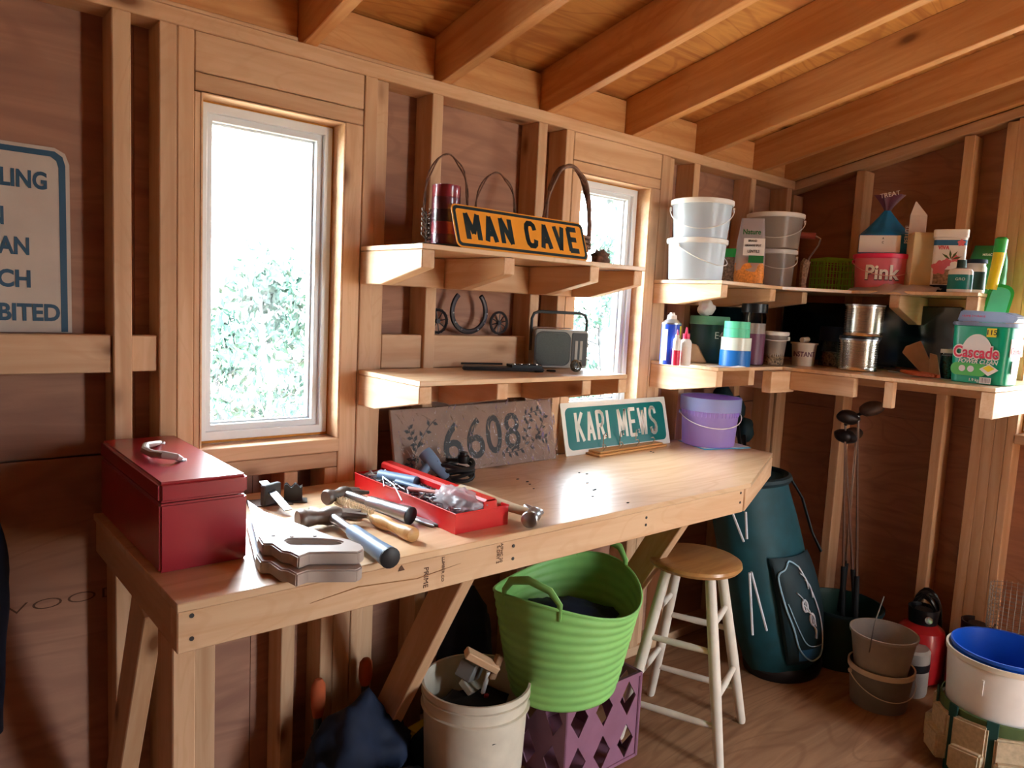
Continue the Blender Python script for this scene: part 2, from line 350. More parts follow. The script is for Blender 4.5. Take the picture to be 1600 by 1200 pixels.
def block_letter(ch, x, y, w, h, st, mat, parent, z=.0009):
    mb = MB(); w2, h2 = w-st, h-st
    for L in STROKES[ch]:
        P2 = [Vector((x+st/2+a*w2, y+st/2+b*h2)) for a, b in L]
        for i in range(len(P2)-1):
            a, b = P2[i], P2[i+1]; d = (b-a).normalized(); n = Vector((-d.y, d.x))*st/2
            steep = abs(d.y) > .6 and abs(d.x) > .05 and ch in 'AMNVWK'
            e0 = e1 = d*(st*.18)
            q = [a-e0-n, b+e1-n, b+e1+n, a-e0+n]; q = [(p.x, min(max(p.y, y), y+h)) for p in q]
            mb.prism(q, z-.0008, z)
        if ch in 'CSR':
            for p in P2[1:-1]: mb.prism([(p.x+st/2*cos(t), p.y+st/2*sin(t)) for t in [k*pi/5 for k in range(10)]], z-.0008, z)
    return obj('letter', mb, mat, parent)
def block_text(s, x0, x1, y, h, st, mat, parent, space=.55):
    wd = {'I': .35, ' ': space, 'M': 1.15, 'W': 1.25}; tot = sum(wd.get(c, 1) for c in s)+.22*(len(s)-1); u = (x1-x0)/tot; x = x0
    for c in s:
        w = wd.get(c, 1)*u
        if c != ' ': block_letter(c, x, y, w, h, st, mat, parent)
        x += w+.22*u
def blob(rx, ry, rz, amp=.15, seed=0, sub=4, freq=2.5, floor=None):
    bm = bmesh.new(); bmesh.ops.create_icosphere(bm, subdivisions=sub, radius=1)
    for v in bm.verts:
        d = v.co.normalized(); k = 1+amp*noise.noise(d*freq+Vector((seed*3.1, seed*1.7, 0)))+amp*.45*noise.noise(d*freq*3+Vector((seed, 5, seed)))
        v.co = Vector((d.x*rx*k, d.y*ry*k, d.z*rz*k))
        if floor is not None: v.co.z = max(v.co.z, floor)
    me = bpy.data.meshes.new('blob'); bm.to_mesh(me); bm.free(); me.shade_smooth(); return me
def arc(c, r, a0, a1, n, plane='xz', ry=None):
    ry = r if ry is None else ry; out = []
    for i in range(n+1):
        a = a0+(a1-a0)*i/n; u, v = r*cos(a), ry*sin(a)
        out.append(Vector((c[0]+u, c[1], c[2]+v)) if plane == 'xz' else Vector((c[0], c[1]+u, c[2]+v)) if plane == 'yz' else Vector((c[0]+u, c[1]+v, c[2])))
    return out
def rrect(w, h, r, n=5):
    out = []
    for cx, cy, a in ((w/2-r, h/2-r, 0), (-w/2+r, h/2-r, pi/2), (-w/2+r, -h/2+r, pi), (w/2-r, -h/2+r, 3*pi/2)):
        for i in range(n+1): t = a+pi/2*i/n; out.append((cx+r*cos(t), cy+r*sin(t)))
    return out
def facing(p): return atan2(p[1]-CAM.y, p[0]-CAM.x)-pi/2   # rotation that turns local -Y towards where we stand
def setframe(o, origin, xdir, updir):
    x = Vector(xdir).normalized(); z = x.cross(Vector(updir)).normalized(); y = z.cross(x); p = Vector(origin)
    o.matrix_local = Matrix(((x.x, y.x, z.x, p.x), (x.y, y.y, z.y, p.y), (x.z, y.z, z.z, p.z), (0, 0, 0, 1)))   # local X right, Y up, Z out
# ================================================================== STRUCTURE
XR, XL, YF = 3.247, -1.30, -3.60; SL = .222; ZT = 2.030
def roofz(y): return ZT-SL*y
wb = shell('wall_back'); PY = .089
def rows(parent, segs, mat='ply_wall', axis='x', at=PY, th=.012):
    """one plywood panel per list of rectangles (a0,a1,z0,z1)"""
    for rects in segs:
        a0 = min(r[0] for r in rects); z0 = min(r[2] for r in rects); mb = MB()
        for (u0, u1, v0, v1) in rects:
            mb.box(u0-a0+.001, u1-a0-.001, 0, th, v0-z0+.001, v1-z0-.001) if len(rects) == 1 else mb.box(u0-a0, u1-a0, 0, th, v0-z0, v1-z0)
        o = obj('plywood_panel', mb, mat, parent)
        if axis == 'x': o.location = (a0, at, z0)
        else: o.location = (at, a0, z0); o.matrix_local = Matrix.Translation((at+th, a0, z0)) @ Matrix.Rotation(pi/2, 4, 'Z')
W1 = (.595, .962, 1.012, 1.857); W2 = (1.856, 2.224, 1.012, 1.861)
rows(wb, [[(XL, .76, 0, 1.0)], [(.76, 2.9, 0, 1.0)], [(2.9, XR+.1, 0, 1.0)],
          [(XL, .47, 1.003, 2.2)], [(.47, W1[0], 1.003, 2.2), (W1[0], W1[1], 1.003, W1[2]), (W1[0], W1[1], W1[3], 2.2), (W1[1], 1.64, 1.003, 2.2)],
          [(1.64, W2[0], 1.003, 2.2), (W2[0], W2[1], 1.003, W2[2]), (W2[0], W2[1], W2[3], 2.2), (W2[1], 2.9, 1.003, 2.2)], [(2.9, XR+.1, 1.003, 2.2)]])
obj('outer_siding', MB().box(XL-.1, W1[0], .105, .115, 0, 2.25).box(W1[0], W1[1], .105, .115, 0, W1[2]).box(W1[0], W1[1], .105, .115, W1[3], 2.25).box(W1[1], W2[0], .105, .115, 0, 2.25)
    .box(W2[0], W2[1], .105, .115, 0, W2[2]).box(W2[0], W2[1], .105, .115, W2[3], 2.25).box(W2[1], XR+.12, .105, .115, 0, 2.25), 'siding', wb)
def stud(x0, x1, z0=.038, z1=1.992, rec=0, w=wb): return lumber('stud', w, x0, x1, rec, PY-.001, z0, z1)
lumber('top_plate', wb, XL, XR, 0, PY-.001, 1.992, ZT); lumber('bottom_plate', wb, XL, XR, 0, PY-.001, 0, .038)
for a, b in ((-.86, -.822), (-.44, -.402), (-.03, .008), (.405, .443), (.501, .539)): stud(a, b)
stud(.540, .577); stud(.578, .594, z1=1.857, rec=.004)
lumber('header', wb, .578, 1.016, 0, .04, 1.902, 1.991); lumber('header', wb, .578, 1.016, 0, PY-.001, 1.86, 1.900)
stud(.964, 1.016, z0=.8, z1=1.859); stud(.964, 1.016, z0=.038, z1=.799); stud(1.019, 1.058); stud(1.060, 1.098, rec=.012)
lumber('sill', wb, .592, .966, -.004, PY-.001, .974, 1.010); lumber('sill_block', wb, .560, .963, .002, PY-.001, .930, .972)
stud(.81, .848, z1=.929); stud(.925, .963, z1=.929)
stud(1.236, 1.274); stud(1.649, 1.688); stud(1.774, 1.811); stud(1.813, 1.855, z1=1.861)
lumber('header', wb, 1.812, 2.279, 0, .04, 1.900, 1.991); lumber('header', wb, 1.812, 2.279, 0, PY-.001, 1.863, 1.898)
stud(2.225, 2.280, z1=1.862); stud(2.282, 2.333); stud(2.335, 2.370, rec=.012)
lumber('sill', wb, 1.855, 2.225, -.004, PY-.001, .974, 1.010); lumber('sill_block', wb, 1.855, 2.225, .002, PY-.001, .930, .972)
stud(2.482, 2.520); stud(2.887, 2.925); stud(3.186, 3.224)
for a, b, z0, z1 in ((-.822, -.44, 1.21, 1.292), (-.402, -.03, 1.204, 1.29), (.008, .404, 1.203, 1.288), (.444, .500, 1.205, 1.288),
                     (1.099, 1.235, 1.20, 1.298), (1.275, 1.648, 1.20, 1.298), (2.521, 2.886, 1.25, 1.339)):
    lumber('blocking', wb, a, b, .012, .05, z0, z1)
# stamped mill lettering on the plywood low at the left
t = text('mill_stamp', 'PLYWOOD', .05, 'stamp', wb, (.02, PY-.0006, .66), sx=1.9, off=-.001, rot=(pi/2, 0, 0)); t.scale = (.9, .7, 1)
# windows
def window(n, x0, x1, z0, z1, loc, rz):
    o = shell('window_%d' % n); o.location = loc; o.rotation_euler = (0, 0, rz); w = x1-x0; h = z1-z0
    def fr(name, m, t, y0, y1, mat):
        p = [(m, m), (w-m, m), (w-m, h-m), (m, h-m)]; q = [(m+t, m+t), (w-m-t, m+t), (w-m-t, h-m-t), (m+t, h-m-t)]
        return obj(name, MB().prism(p, y0, y1, 'y', hole=q), mat, o, bevel=.0015)
    fr('foam_bead', .0, .012, .062, .085, 'foam'); fr('outer_frame', .008, .022, .055, .13, 'vinyl'); fr('sash', .028, .018, .068, .12, 'vinyl'); fr('glazing_bead', .045, .006, .086, .1, 'vinyl')
    obj('pane', MB().box(.046, w-.046, .092, .095, .046, h-.046), 'glass', o)
    for side in (0, 1):
        xx = -.002 if side == 0 else w-.002
        obj('jamb_liner', MB().box(xx, xx+.004, .001, .088, .001, h-.001), 'pine_pale', o)
    obj('jamb_liner', MB().box(.002, w-.002, .001, .088, h-.003, h), 'pine_pale', o)
    return o
window(1, W1[0], W1[1], W1[2], W1[3], (W1[0], 0, W1[2]), 0)
window(2, W2[0], W2[1], W2[2], W2[3], (W2[0], 0, W2[2]), 0)
# right wall: local frame along -y
W3 = (-1.42, -.982, 1.012, 1.857)
wr = shell('wall_right'); RX = XR+.089
def rtop(a): return roofz(a)-.02
def rpanel(y0, y1, z0, z1, cut=None):
    mb = MB(); L = y1-y0
    def quad(a, b, c, d):   # y range a..b, z c..d (d None = roof)
        top = [(b, rtop(b)+.164), (a, rtop(a)+.164)] if d is None else [(b, d), (a, d)]
        mb.prism([(a-y0, c-z0), (b-y0, c-z0)]+[(p[0]-y0, p[1]-z0) for p in top], 0, -.012, 'y')
    if cut: quad(y0, cut[0], z0, z1); quad(cut[0], cut[1], z0, cut[2]); quad(cut[0], cut[1], cut[3], z1); quad(cut[1], y1, z0, z1)
    else: quad(y0+.001, y1-.001, z0+.001, z1)
    o = obj('plywood_panel', mb, 'ply_wall', wr); o.matrix_local = Matrix.Translation((RX, y0, z0)) @ Matrix.Rotation(pi/2, 4, 'Z')
rpanel(-2.43, .10, 0, 1.0); rpanel(-3.6, -2.43, 0, 1.0); rpanel(-1.84, .10, 1.002, None, W3); rpanel(-3.6, -1.84, 1.002, None)
obj('outer_siding', MB().prism([(.12, 0), (.12, 2.05), (W3[1], 2.3), (W3[1], 0)], RX+.015, RX+.025, 'x').prism([(W3[0], 0), (W3[0], 2.4), (YF, 2.85), (YF, 0)], RX+.015, RX+.025, 'x')
    .box(RX+.015, RX+.025, W3[0], W3[1], 0, W3[2]).prism([(W3[0], W3[3]), (W3[1], W3[3]), (W3[1], 2.3), (W3[0], 2.4)], RX+.015, RX+.025, 'x'), 'siding', wr)
def rstud(y, z0=.038, z1=None, t=.038):
    z1 = z1 or roofz(y)-.045
    lumber('stud', wr, XR, RX-.001, y-t, y, z0, z1)
for y in (-.281, -.694, -.836, -.874, -.912, -1.46, -1.5, -1.94, -2.35, -2.76, -3.2): rstud(y)
rstud(-.951, z1=W3[3]+.03, t=.028); lumber('stud', wr, XR+.001, RX-.001, .002, .088, .0, 1.97)
lumber('header', wr, XR, XR+.04, -1.46, -.95, 1.895, 1.985); lumber('header', wr, XR, RX-.001, -1.46, -.95, 1.987, 2.025); lumber('header', wr, XR, RX-.001, -1.46, -.95, 1.858, 1.893)
lumber('sill', wr, XR-.004, RX-.001, -1.44, -.98, .974, 1.010)
beam('top_plate', wr, (XR+.044, .085, roofz(.085)-.021), (XR+.044, YF, roofz(YF)-.021), .088, .038)
lumber('bottom_plate', wr, XR, RX-.001, YF, 0, 0, .038)
for y0, y1, z in ((-.693, -.32, 1.02), (-.693, -.32, .30)): pass
window(3, 0, .438, 1.012, 1.857, (XR, W3[1], 1.012), -pi/2)
# left wall and the wall behind, with an unseen doorway sized for fill light
wl = shell('wall_left'); o = obj('plywood_panel', MB().prism([(.1, 0), (.1, 2.16), (YF, 2.99), (YF, 0)], XL-.012, XL, 'x'), 'ply_wall', wl)
for y in (-.4, -.85, -1.3, -1.75, -2.2, -2.65, -3.1): lumber('stud', wl, XL, XL+.089, y-.038, y, 0, roofz(y)-.04)
wf = shell('wall_front'); DX0, DX1, DZ = 2.02, 2.46, 2.02
obj('plywood_panel', MB().box(XL, DX0, YF-.012, YF, 0, 2.99).box(DX1, XR+.1, YF-.012, YF, 0, 2.99).box(DX0, DX1, YF-.012, YF, DZ, 2.99), 'ply_wall', wf)
for x in (XL+.1, -.8, -.38, .04, .46, .9, 1.3, 1.65, DX0-.04, DX1, 2.8, 3.1): lumber('stud', wf, x, x+.038, YF, YF+.089, 0, 2.75)
dr = shell('door_1'); obj('door_frame', MB().box(DX0-.04, DX0, YF-.03, YF+.1, 0, DZ+.04).box(DX1, DX1+.04, YF-.03, YF+.1, 0, DZ+.04).box(DX0, DX1, YF-.03, YF+.1, DZ, DZ+.04), 'pine', dr, .002)
obj('door_leaf', MB().box(DX0-.05, DX0-.01, YF-1.3, YF-.04, .02, DZ), 'siding', dr, .003)
# floor
fl = shell('floor'); ys = (.1, -1.12, -2.34, -3.62); 
for i in range(3):
    off = (0, 1.2, .3)[i]; xs = [XL]+[x for x in (-.9+off, 1.54+off, 3.98+off) if XL < x < XR+.1]+[XR+.1]
    for a, b in zip(xs, xs[1:]):
        o = obj('plywood_panel', MB().box(0, b-a-.002, 0, ys[i]-ys[i+1]-.002, -.018, 0), 'ply_floor', fl); o.location = (a, ys[i+1], 0)
obj('floor_joist', MB().box(XL, XR+.1, YF, .1, -.16, -.02), 'pine_dark', fl)
# ceiling: rafters and roof sheathing
ce = shell('ceiling'); RH = .140
for x in (-1.26, -.84, -.42, .0, .425, .842, 1.263, 1.681, 2.101, 2.525, 2.945, 3.208):
    w = .038; hh = RH; y0, y1 = .25, YF-.2
    beam('rafter', ce, (x+w/2, y0, roofz(y0)+hh/2/cos(math.atan(SL))), (x+w/2, y1, roofz(y1)+hh/2/cos(math.atan(SL))), w, hh, 'pine_dark')
k = RH/cos(math.atan(SL))+.007
for x0, x1, ya, yb in ((-1.45, .44, .3, -.92), (.444, 2.544, .3, -.92), (2.548, 3.45, .3, -.92), (-1.45, -.4, -.924, -2.14), (-.396, 1.70, -.924, -2.14), (1.704, 3.45, -.924, -2.14), (-1.45, .44, -2.144, -3.85), (.444, 2.544, -2.144, -3.85), (2.548, 3.45, -2.144, -3.85)):
    beam('roof_panel', ce, (x0, (ya+yb)/2, roofz((ya+yb)/2)+k), (x1, (ya+yb)/2, roofz((ya+yb)/2)+k), (ya-yb)/cos(math.atan(SL)), .012, 'ply_roof', up=Vector((0, SL, 1)).normalized(), bevel=0)
obj('light_seal_slab', MB().prism([(.32, roofz(.32)+k+.007), (YF-.26, roofz(YF-.26)+k+.007), (YF-.26, roofz(YF-.26)+k+.014), (.32, roofz(.32)+k+.014)], -1.46, 3.46, 'x'), 'siding', ce)  # unseen slab added over the panels to stop sky light leaking through joints
rx = [.425, .842, 1.263, 1.681, 2.101, 2.525, 2.945, 3.208]
for a, b in zip([-1.26, -.84, -.42, 0]+rx, [-.84, -.42, 0]+rx): lumber('blocking', ce, a+.039, b-.001, .035, .073, ZT+.001, ZT+.125, 'pine_dark')
for x in (.47, .88): lumber('plate_strip', ce, x, x+.36, .006, .033, ZT+.001, ZT+.012, 'pine')
# ================================================================== OUTSIDE
g = MB()
def gfn(u, v):
    x = -30+90*u; y = -25+85*v; d = max(0, y-1.5) ; return (x, y, -.22-.10*d+.25*noise.noise(Vector((x*.3, y*.3, 0)))*min(1, abs(y-.1)/3))
obj('ground', g.grid(gfn, 60, 60), 'ground', smooth=True)['kind'] = 'structure'
def tree(name, label, x, y, h, seed, mat='leaf', n=900, spread=.8, lean=0):
    rnd = random.Random(seed); z0 = -.3-.10*max(0, y-1.5); t = thing(name, label, 'tree', (x, y, z0), 0, 'trees outside the windows')
    tr = MB(); pts = [Vector((lean*k/6*h*.3+.04*sin(k*1.7+seed), .03*cos(k*2+seed), h*k/6)) for k in range(7)]; tr.tube(pts, [.035*(1-k/7.5) for k in range(7)], 7)
    obj('trunk', tr, 'bark', t, smooth=True); br = MB(); tips = []
    for i in range(22):
        s = rnd.uniform(.2, .98); k = min(5, int(s*6)); b = pts[k].lerp(pts[k+1], s*6-k); a = rnd.uniform(0, 2*pi); L = spread*(1.15-s)*rnd.uniform(.6, 1.1)
        e = b+Vector((cos(a)*L, sin(a)*L, L*rnd.uniform(.2, .8))); br.tube([b, b.lerp(e, .5)+Vector((0, 0, .03)), e], [.011, .007, .003], 5); tips += [b.lerp(e, f) for f in (.45, .7, .85, 1)]
    obj('branches', br, 'bark', t)['kind'] = 'stuff'
    lf = MB()
    for i in range(n):
        c = rnd.choice(tips)+Vector((rnd.gauss(0, .085), rnd.gauss(0, .085), rnd.gauss(0, .085))); q = Euler((rnd.uniform(0, 6), rnd.uniform(0, 6), rnd.uniform(0, 6))).to_matrix(); s = rnd.uniform(.018, .045)
        lf.add([c+q @ Vector(p)*s for p in ((-1.4, 0, 0), (0, .7, .15), (1.4, 0, 0), (0, -.7, .15))], [(0, 1, 2, 3)])
    obj('leaves', lf, mat, t)['kind'] = 'stuff'
# ================================================================== SHELVES
def bracket(parent, x, depth, z1, zb, drop, w=.038, run=.11, mat='pine_pale', name='bracket', zf=None):
    """tapered shelf bracket running from the wall (y=0) to y=-depth; profile in local (along, up)"""
    zf = z1-.045 if zf is None else zf
    poly = [(0, zb), (run, zb), (depth, zf), (depth, z1), (0, z1)]
    o = obj(name, MB().prism(poly, 0, w, 'y'), mat, parent, .002); o.matrix_local = Matrix.Translation((x, -.001, 0)) @ Matrix.Rotation(-pi/2, 4, 'Z'); return o
p = W(415, 560, 4.2); tree('sapling', 'slender tree seen through the left window, standing in its right half', p.x, p.y, 2.25, 3, n=1500)
p = W(345, 560, 5.2); tree('sapling', 'bushy green tree filling the lower left of the left window', p.x, p.y, 1.9, 5, n=1500, spread=.9)
p = W(505, 560, 6.6); tree('sapling', 'thin tree at the right edge of the left window view', p.x, p.y, 2.2, 9, 'leaf2', n=1600)
p = W(940, 560, 3.6); tree('sapling', 'leafy tree right outside the second window', p.x, p.y, 3.3, 12, n=2000, spread=.7)
p = W(975, 560, 5.5); tree('sapling', 'faint reddish tree farther off in the second window', p.x, p.y, 3.3, 15, 'leaf2', n=1600)
p = S(1590, 500, 7.0); tree('sapling', 'green tree outside the window in the right wall', p.x, p.y, 2.8, 21, n=600)
# ---- stepped pair of shelves between the two windows
def shelf_board(t, poly, z0, z1, name='board', mat='ply_top'):
    o = obj(name, MB().prism(poly, z0, z1), mat, t, .0015); return o
t = thing('wall_shelf', 'upper wooden shelf between the windows, under the yellow sign', 'shelf', group='plywood shelves on timber brackets')
shelf_board(t, [(1.017, -.001), (1.017, -.306), (1.856, -.306), (1.856, -.001)], 1.526, 1.539)
for x in (1.017, 1.277, 1.608, 1.806): bracket(t, x, .304, 1.525, 1.437, .04)
for a, b in ((1.056, 1.276), (1.316, 1.607), (1.647, 1.805)): o = lumber('ledger', t, a, b, -.036, -.001, 1.438, 1.524)
t = thing('wall_shelf', 'lower wooden shelf between the windows, holding the radio', 'shelf', group='plywood shelves on timber brackets')
shelf_board(t, [(1.021, -.001), (1.021, -.309), (1.80, -.309), (1.80, -.001)], 1.187, 1.200)
for x in (1.021, 1.272, 1.60, 1.762): bracket(t, x, .307, 1.186, 1.101, .04, run=.09, zf=1.143)
for a, b in ((1.060, 1.271), (1.311, 1.599), (1.639, 1.761)): lumber('ledger', t, a, b, -.036, -.001, 1.102, 1.185)
# ---- corner shelves
ZU, ZL = 1.523, 1.213
t = thing('corner_shelf', 'upper corner shelf running on to the right wall, carrying the white buckets', 'shelf', group='plywood shelves on timber brackets')
shelf_board(t, [(2.278, -.001), (2.278, -.306), (2.68, -.306), (2.93, -.46), (2.93, -.905), (3.246, -.905), (3.246, -.001)], ZU-.013, ZU)
for x in (2.278, 2.60): bracket(t, x, .304, ZU-.014, 1.434, .04)
bracket(t, 2.84, .304, ZU-.014, 1.434, .04)
for a, b in ((2.317, 2.599), (2.639, 2.839)): lumber('ledger', t, a, b, -.036, -.001, 1.435, ZU-.015)
def xbracket(t, y, depth, z1, zb, zf, run=.11, name='bracket', w=.038):
    poly = [(0, zb), (run, zb), (depth, zf), (depth, z1), (0, z1)]
    o = obj(name, MB().prism(poly, 0, w, 'y'), 'pine_pale', t, .002); o.matrix_local = Matrix.Translation((XR-.001, y, 0)) @ Matrix.Rotation(pi, 4, 'Z'); return o
for y in (-.60, -.864): xbracket(t, y, .30, ZU-.014, 1.40, ZU-.062)
lumber('ledger', t, XR-.037, XR-.001, -.865, -.64, 1.425, ZU-.015)
t = thing('corner_shelf', 'lower corner shelf running on to the right wall, carrying cans and tubs', 'shelf', group='plywood shelves on timber brackets')
shelf_board(t, [(2.291, -.001), (2.291, -.309), (2.68, -.335), (2.68, -1.066), (3.246, -1.066), (3.246, -.001)], ZL-.013, ZL)
bracket(t, 2.291, .304, ZL-.014, 1.109, .04, run=.103, zf=1.142); bracket(t, 2.50, .304, ZL-.014, 1.109, .04, run=.103, zf=1.142)
lumber('front_rail', t, 2.545, 2.715, -.372, -.334, 1.118, ZL-.014, 'pine_pale')
lumber('side_rail', t, 2.678, 2.716, -.333, -.04, 1.118, ZL-.014, 'pine_pale')
lumber('front_rail', t, 2.678, 2.716, -.62, -.373, 1.128, ZL-.014, 'pine')
lumber('hanging_block', t, 2.69, 2.72, -.752, -.722, 1.105, ZL-.014, 'pine_pale')
lumber('end_rail', t, 2.69, 3.246, -1.062, -1.024, 1.112, ZL-.014, 'pine_pale')
lumber('ledger', t, XR-.037, XR-.001, -1.02, -.05, 1.13, ZL-.015)
# ================================================================== WORKBENCH
ZD = .886
t = thing('workbench', 'long plywood-topped workbench built against the window wall', 'workbench')
shelf_board(t, [(.360, -.003), (.360, -.618), (2.055, -.618), (2.600, -.372), (2.600, -.003)], ZD-.015, ZD, 'worktop')
lumber('front_apron', t, .362, 2.03, -.612, -.575, .797, ZD-.016, 'pine_pale')
lumber('side_apron', t, .364, .402, -.574, -.006, .797, ZD-.016)
beam('corner_apron', t, (2.035, -.594, .833), (2.588, -.358, .833), .037, .073, 'pine_pale')
lumber('end_apron', t, 2.56, 2.597, -.335, -.006, .797, ZD-.016); lumber('back_rail', t, .403, 2.559, -.042, -.006, .797, ZD-.016)
for x in (1.02, 1.50, 1.95): lumber('joist', t, x, x+.038, -.574, -.043, .797, ZD-.016)
lumber('leg', t, .366, .404, -.573, -.485, 0, .796); lumber('leg', t, .515, .60, -.10, -.062, 0, .796)
for x in (.384, 1.072, 1.93):
    beam('brace', t, (x, -.50, .86) if x > .5 else (x+.0, -.36, .80), (x, -.03, .06) if x > .5 else (x-.0, -.05, .14), .038, .088)
for x, z in ((.385, .86), (.385, .82), (1.09, .855), (1.09, .825), (1.56, .85), (1.56, .83), (2.01, .86), (2.01, .83)):
    o = obj('screw', MB().lathe([(0, 0), (.004, 0), (.004, .001), (0, .001)], 10), 'ink', t); o.matrix_local = Matrix.Translation((x, -.6125, z)) @ Matrix.Rotation(pi/2, 4, 'X')
for s, x, sz, z in (('\u25b2', .792, .02, .868), ('PRIME', .852, .017, .852), ('LUMBER CO', .895, .010, .866), ('S-DRY 2', 1.045, .012, .864), ('AJFHC 20', 1.055, .011, .868)):
    if s != '\u25b2': text('lumber_stamp', s, sz, 'stamp', t, (x, -.6130, z), rot=(pi/2, pi/2, 0), ext=.0002)
    else: obj('lumber_stamp', MB().prism([(x-.008, z-.012), (x+.008, z-.012), (x, z)], -.6132, -.6128, 'y'), 'stamp', t)
a, b, c_ = W(484, 943, -.613), W(560, 917, -.613), W(652, 904, -.613)
obj('split_in_grain', MB().tube([a, b, c_, W(720, 880, -.613)], [.0006, .0022, .0018, .0004], 5, flat=.5), 'ply_edge', t)
# ================================================================== THINGS ON THE BENCH
# red toolbox
x0, x1, y0, y1, h = .375, .533, -.464, -.012, .168
t = thing('toolbox', 'large closed red metal toolbox at the left end of the workbench', 'toolbox', ((x0+x1)/2, (y0+y1)/2, ZD))
w, d = (x1-x0)/2, (y1-y0)/2
obj('body', MB().box(-w, w, -d, d, .0005, h-.040), 'red_metal', t, .004, seg=2)
obj('lid', MB().box(-w-.0012, w+.0012, -d-.0012, d+.0012, h-.0385, h), 'red_metal', t, .006, seg=3, smooth=True)
def handpts(L): return [H(a, b, c)-Vector(t.location) for a, b, c in L]
hp = handpts([(283, 718, ZD+h+.002), (276, 714, ZD+h+.012), (256, 711, ZD+h+.016), (238, 709, ZD+h+.014), (226, 703, ZD+h+.012), (228, 696, ZD+h+.012), (242, 693, ZD+h+.012), (250, 691, ZD+h+.002)])
obj('handle', MB().tube(hp, [.006, .007, .008, .008, .008, .007, .006, .005], 10), 'grey_handle', t, smooth=True)
for q in (hp[0], hp[-1]): obj('rivet', MB().lathe([(.011, 0), (.010, .003), (.004, .005), (0, .005)], 14, (q.x, q.y, h)), 'steel', t, smooth=True)
# hand saws
def saw(label, dz, shift, tiltz=0):
    dx, dy = shift
    def Q(a, b): p = H(a+dx, 836+(b-836)*(.72 if b > 836 else 1)+dy, ZD+dz+.012); return (p.x, p.y)
    outl = [(402, 839), (408, 833), (425, 834), (470, 836), (520, 840), (546, 846), (566, 857), (569, 868), (560, 874), (520, 874), (484, 875), (466, 884), (452, 874), (440, 872), (424, 856), (410, 856)]
    inn = [(447, 848), (450, 845), (458, 844), (480, 844), (500, 845), (520, 847), (532, 850), (535, 852), (532, 856), (520, 858), (500, 858), (480, 858), (463, 858), (454, 857), (449, 853), (446, 850)]
    c = Q(480, 860); t = thing('hand_saw', label, 'saw', (c[0], c[1], ZD+dz-.012), group='hand saws on the bench')
    P_ = lambda L: [(Q(*q)[0]-c[0], Q(*q)[1]-c[1]) for q in L]
    o = obj('handle', MB().prism(P_(outl), .0, .024, 'z', hole=P_(inn)), 'grey_handle', t, .007, seg=3, smooth=True, angle=60)
    obj('blade', MB().prism(P_([(402, 838), (566, 852), (486, 818), (412, 792), (387, 775)]), .0105, .0125), 'saw_blade', t)
    for q in ((427, 839), (456, 841), (492, 840)):
        v = P_([q])[0]; obj('rivet', MB().lathe([(.0035, .0238), (.0035, .0250), (0, .0252)], 12, (v[0], v[1], 0)), 'rust', t)
    return t
saw('upper of two hand saws with grey wooden handles, lying on top', .039, (0, -1))
saw('lower of two hand saws with grey wooden handles, nearest the bench edge', .0135, (-3, 27))
# try square and clamp bracket behind the saws
a, b = H(411, 752, ZD+.05), H(450, 797, ZD+.012); a2 = H(418, 790, ZD)
t = thing('try_square', 'steel rule on a dark stock leaning behind the saws', 'try square', (a2.x, a2.y, ZD))
L = Vector(t.location); beam('rule', t, a-L, b-L, .020, .003, 'steel', bevel=0); s0 = H(410, 775, ZD+.028)-L; s1 = H(436, 768, ZD+.028)-L
beam('stock', t, s0, s1, .016, .05, 'charcoal')
c = H(458, 783, ZD); t = thing('clamp_bracket', 'small charcoal bracket with a wavy top, behind the hammers', 'bracket', c, facing(c))
wv = [(-.022+.044*i/14, .040+.005*sin(i/14*4*pi)) for i in range(15)]
for k in (0, 1): obj('wavy_plate', MB().prism([(-.022, .003), (.022, .003)]+wv[::-1], -.004+k*.014, .000+k*.014, 'y'), 'charcoal', t)
obj('base_plate', MB().box(-.026, .034, -.02, .022, .0005, .003), 'charcoal', t, .001)
c = H(425, 790, ZD); t = thing('steel_plate', 'flat dark steel plate under the try square', 'plate', c, facing(c)+.15); obj('plate', MB().box(-.055, .05, -.006, .06, .0004, .0022), 'rust', t, .0006)
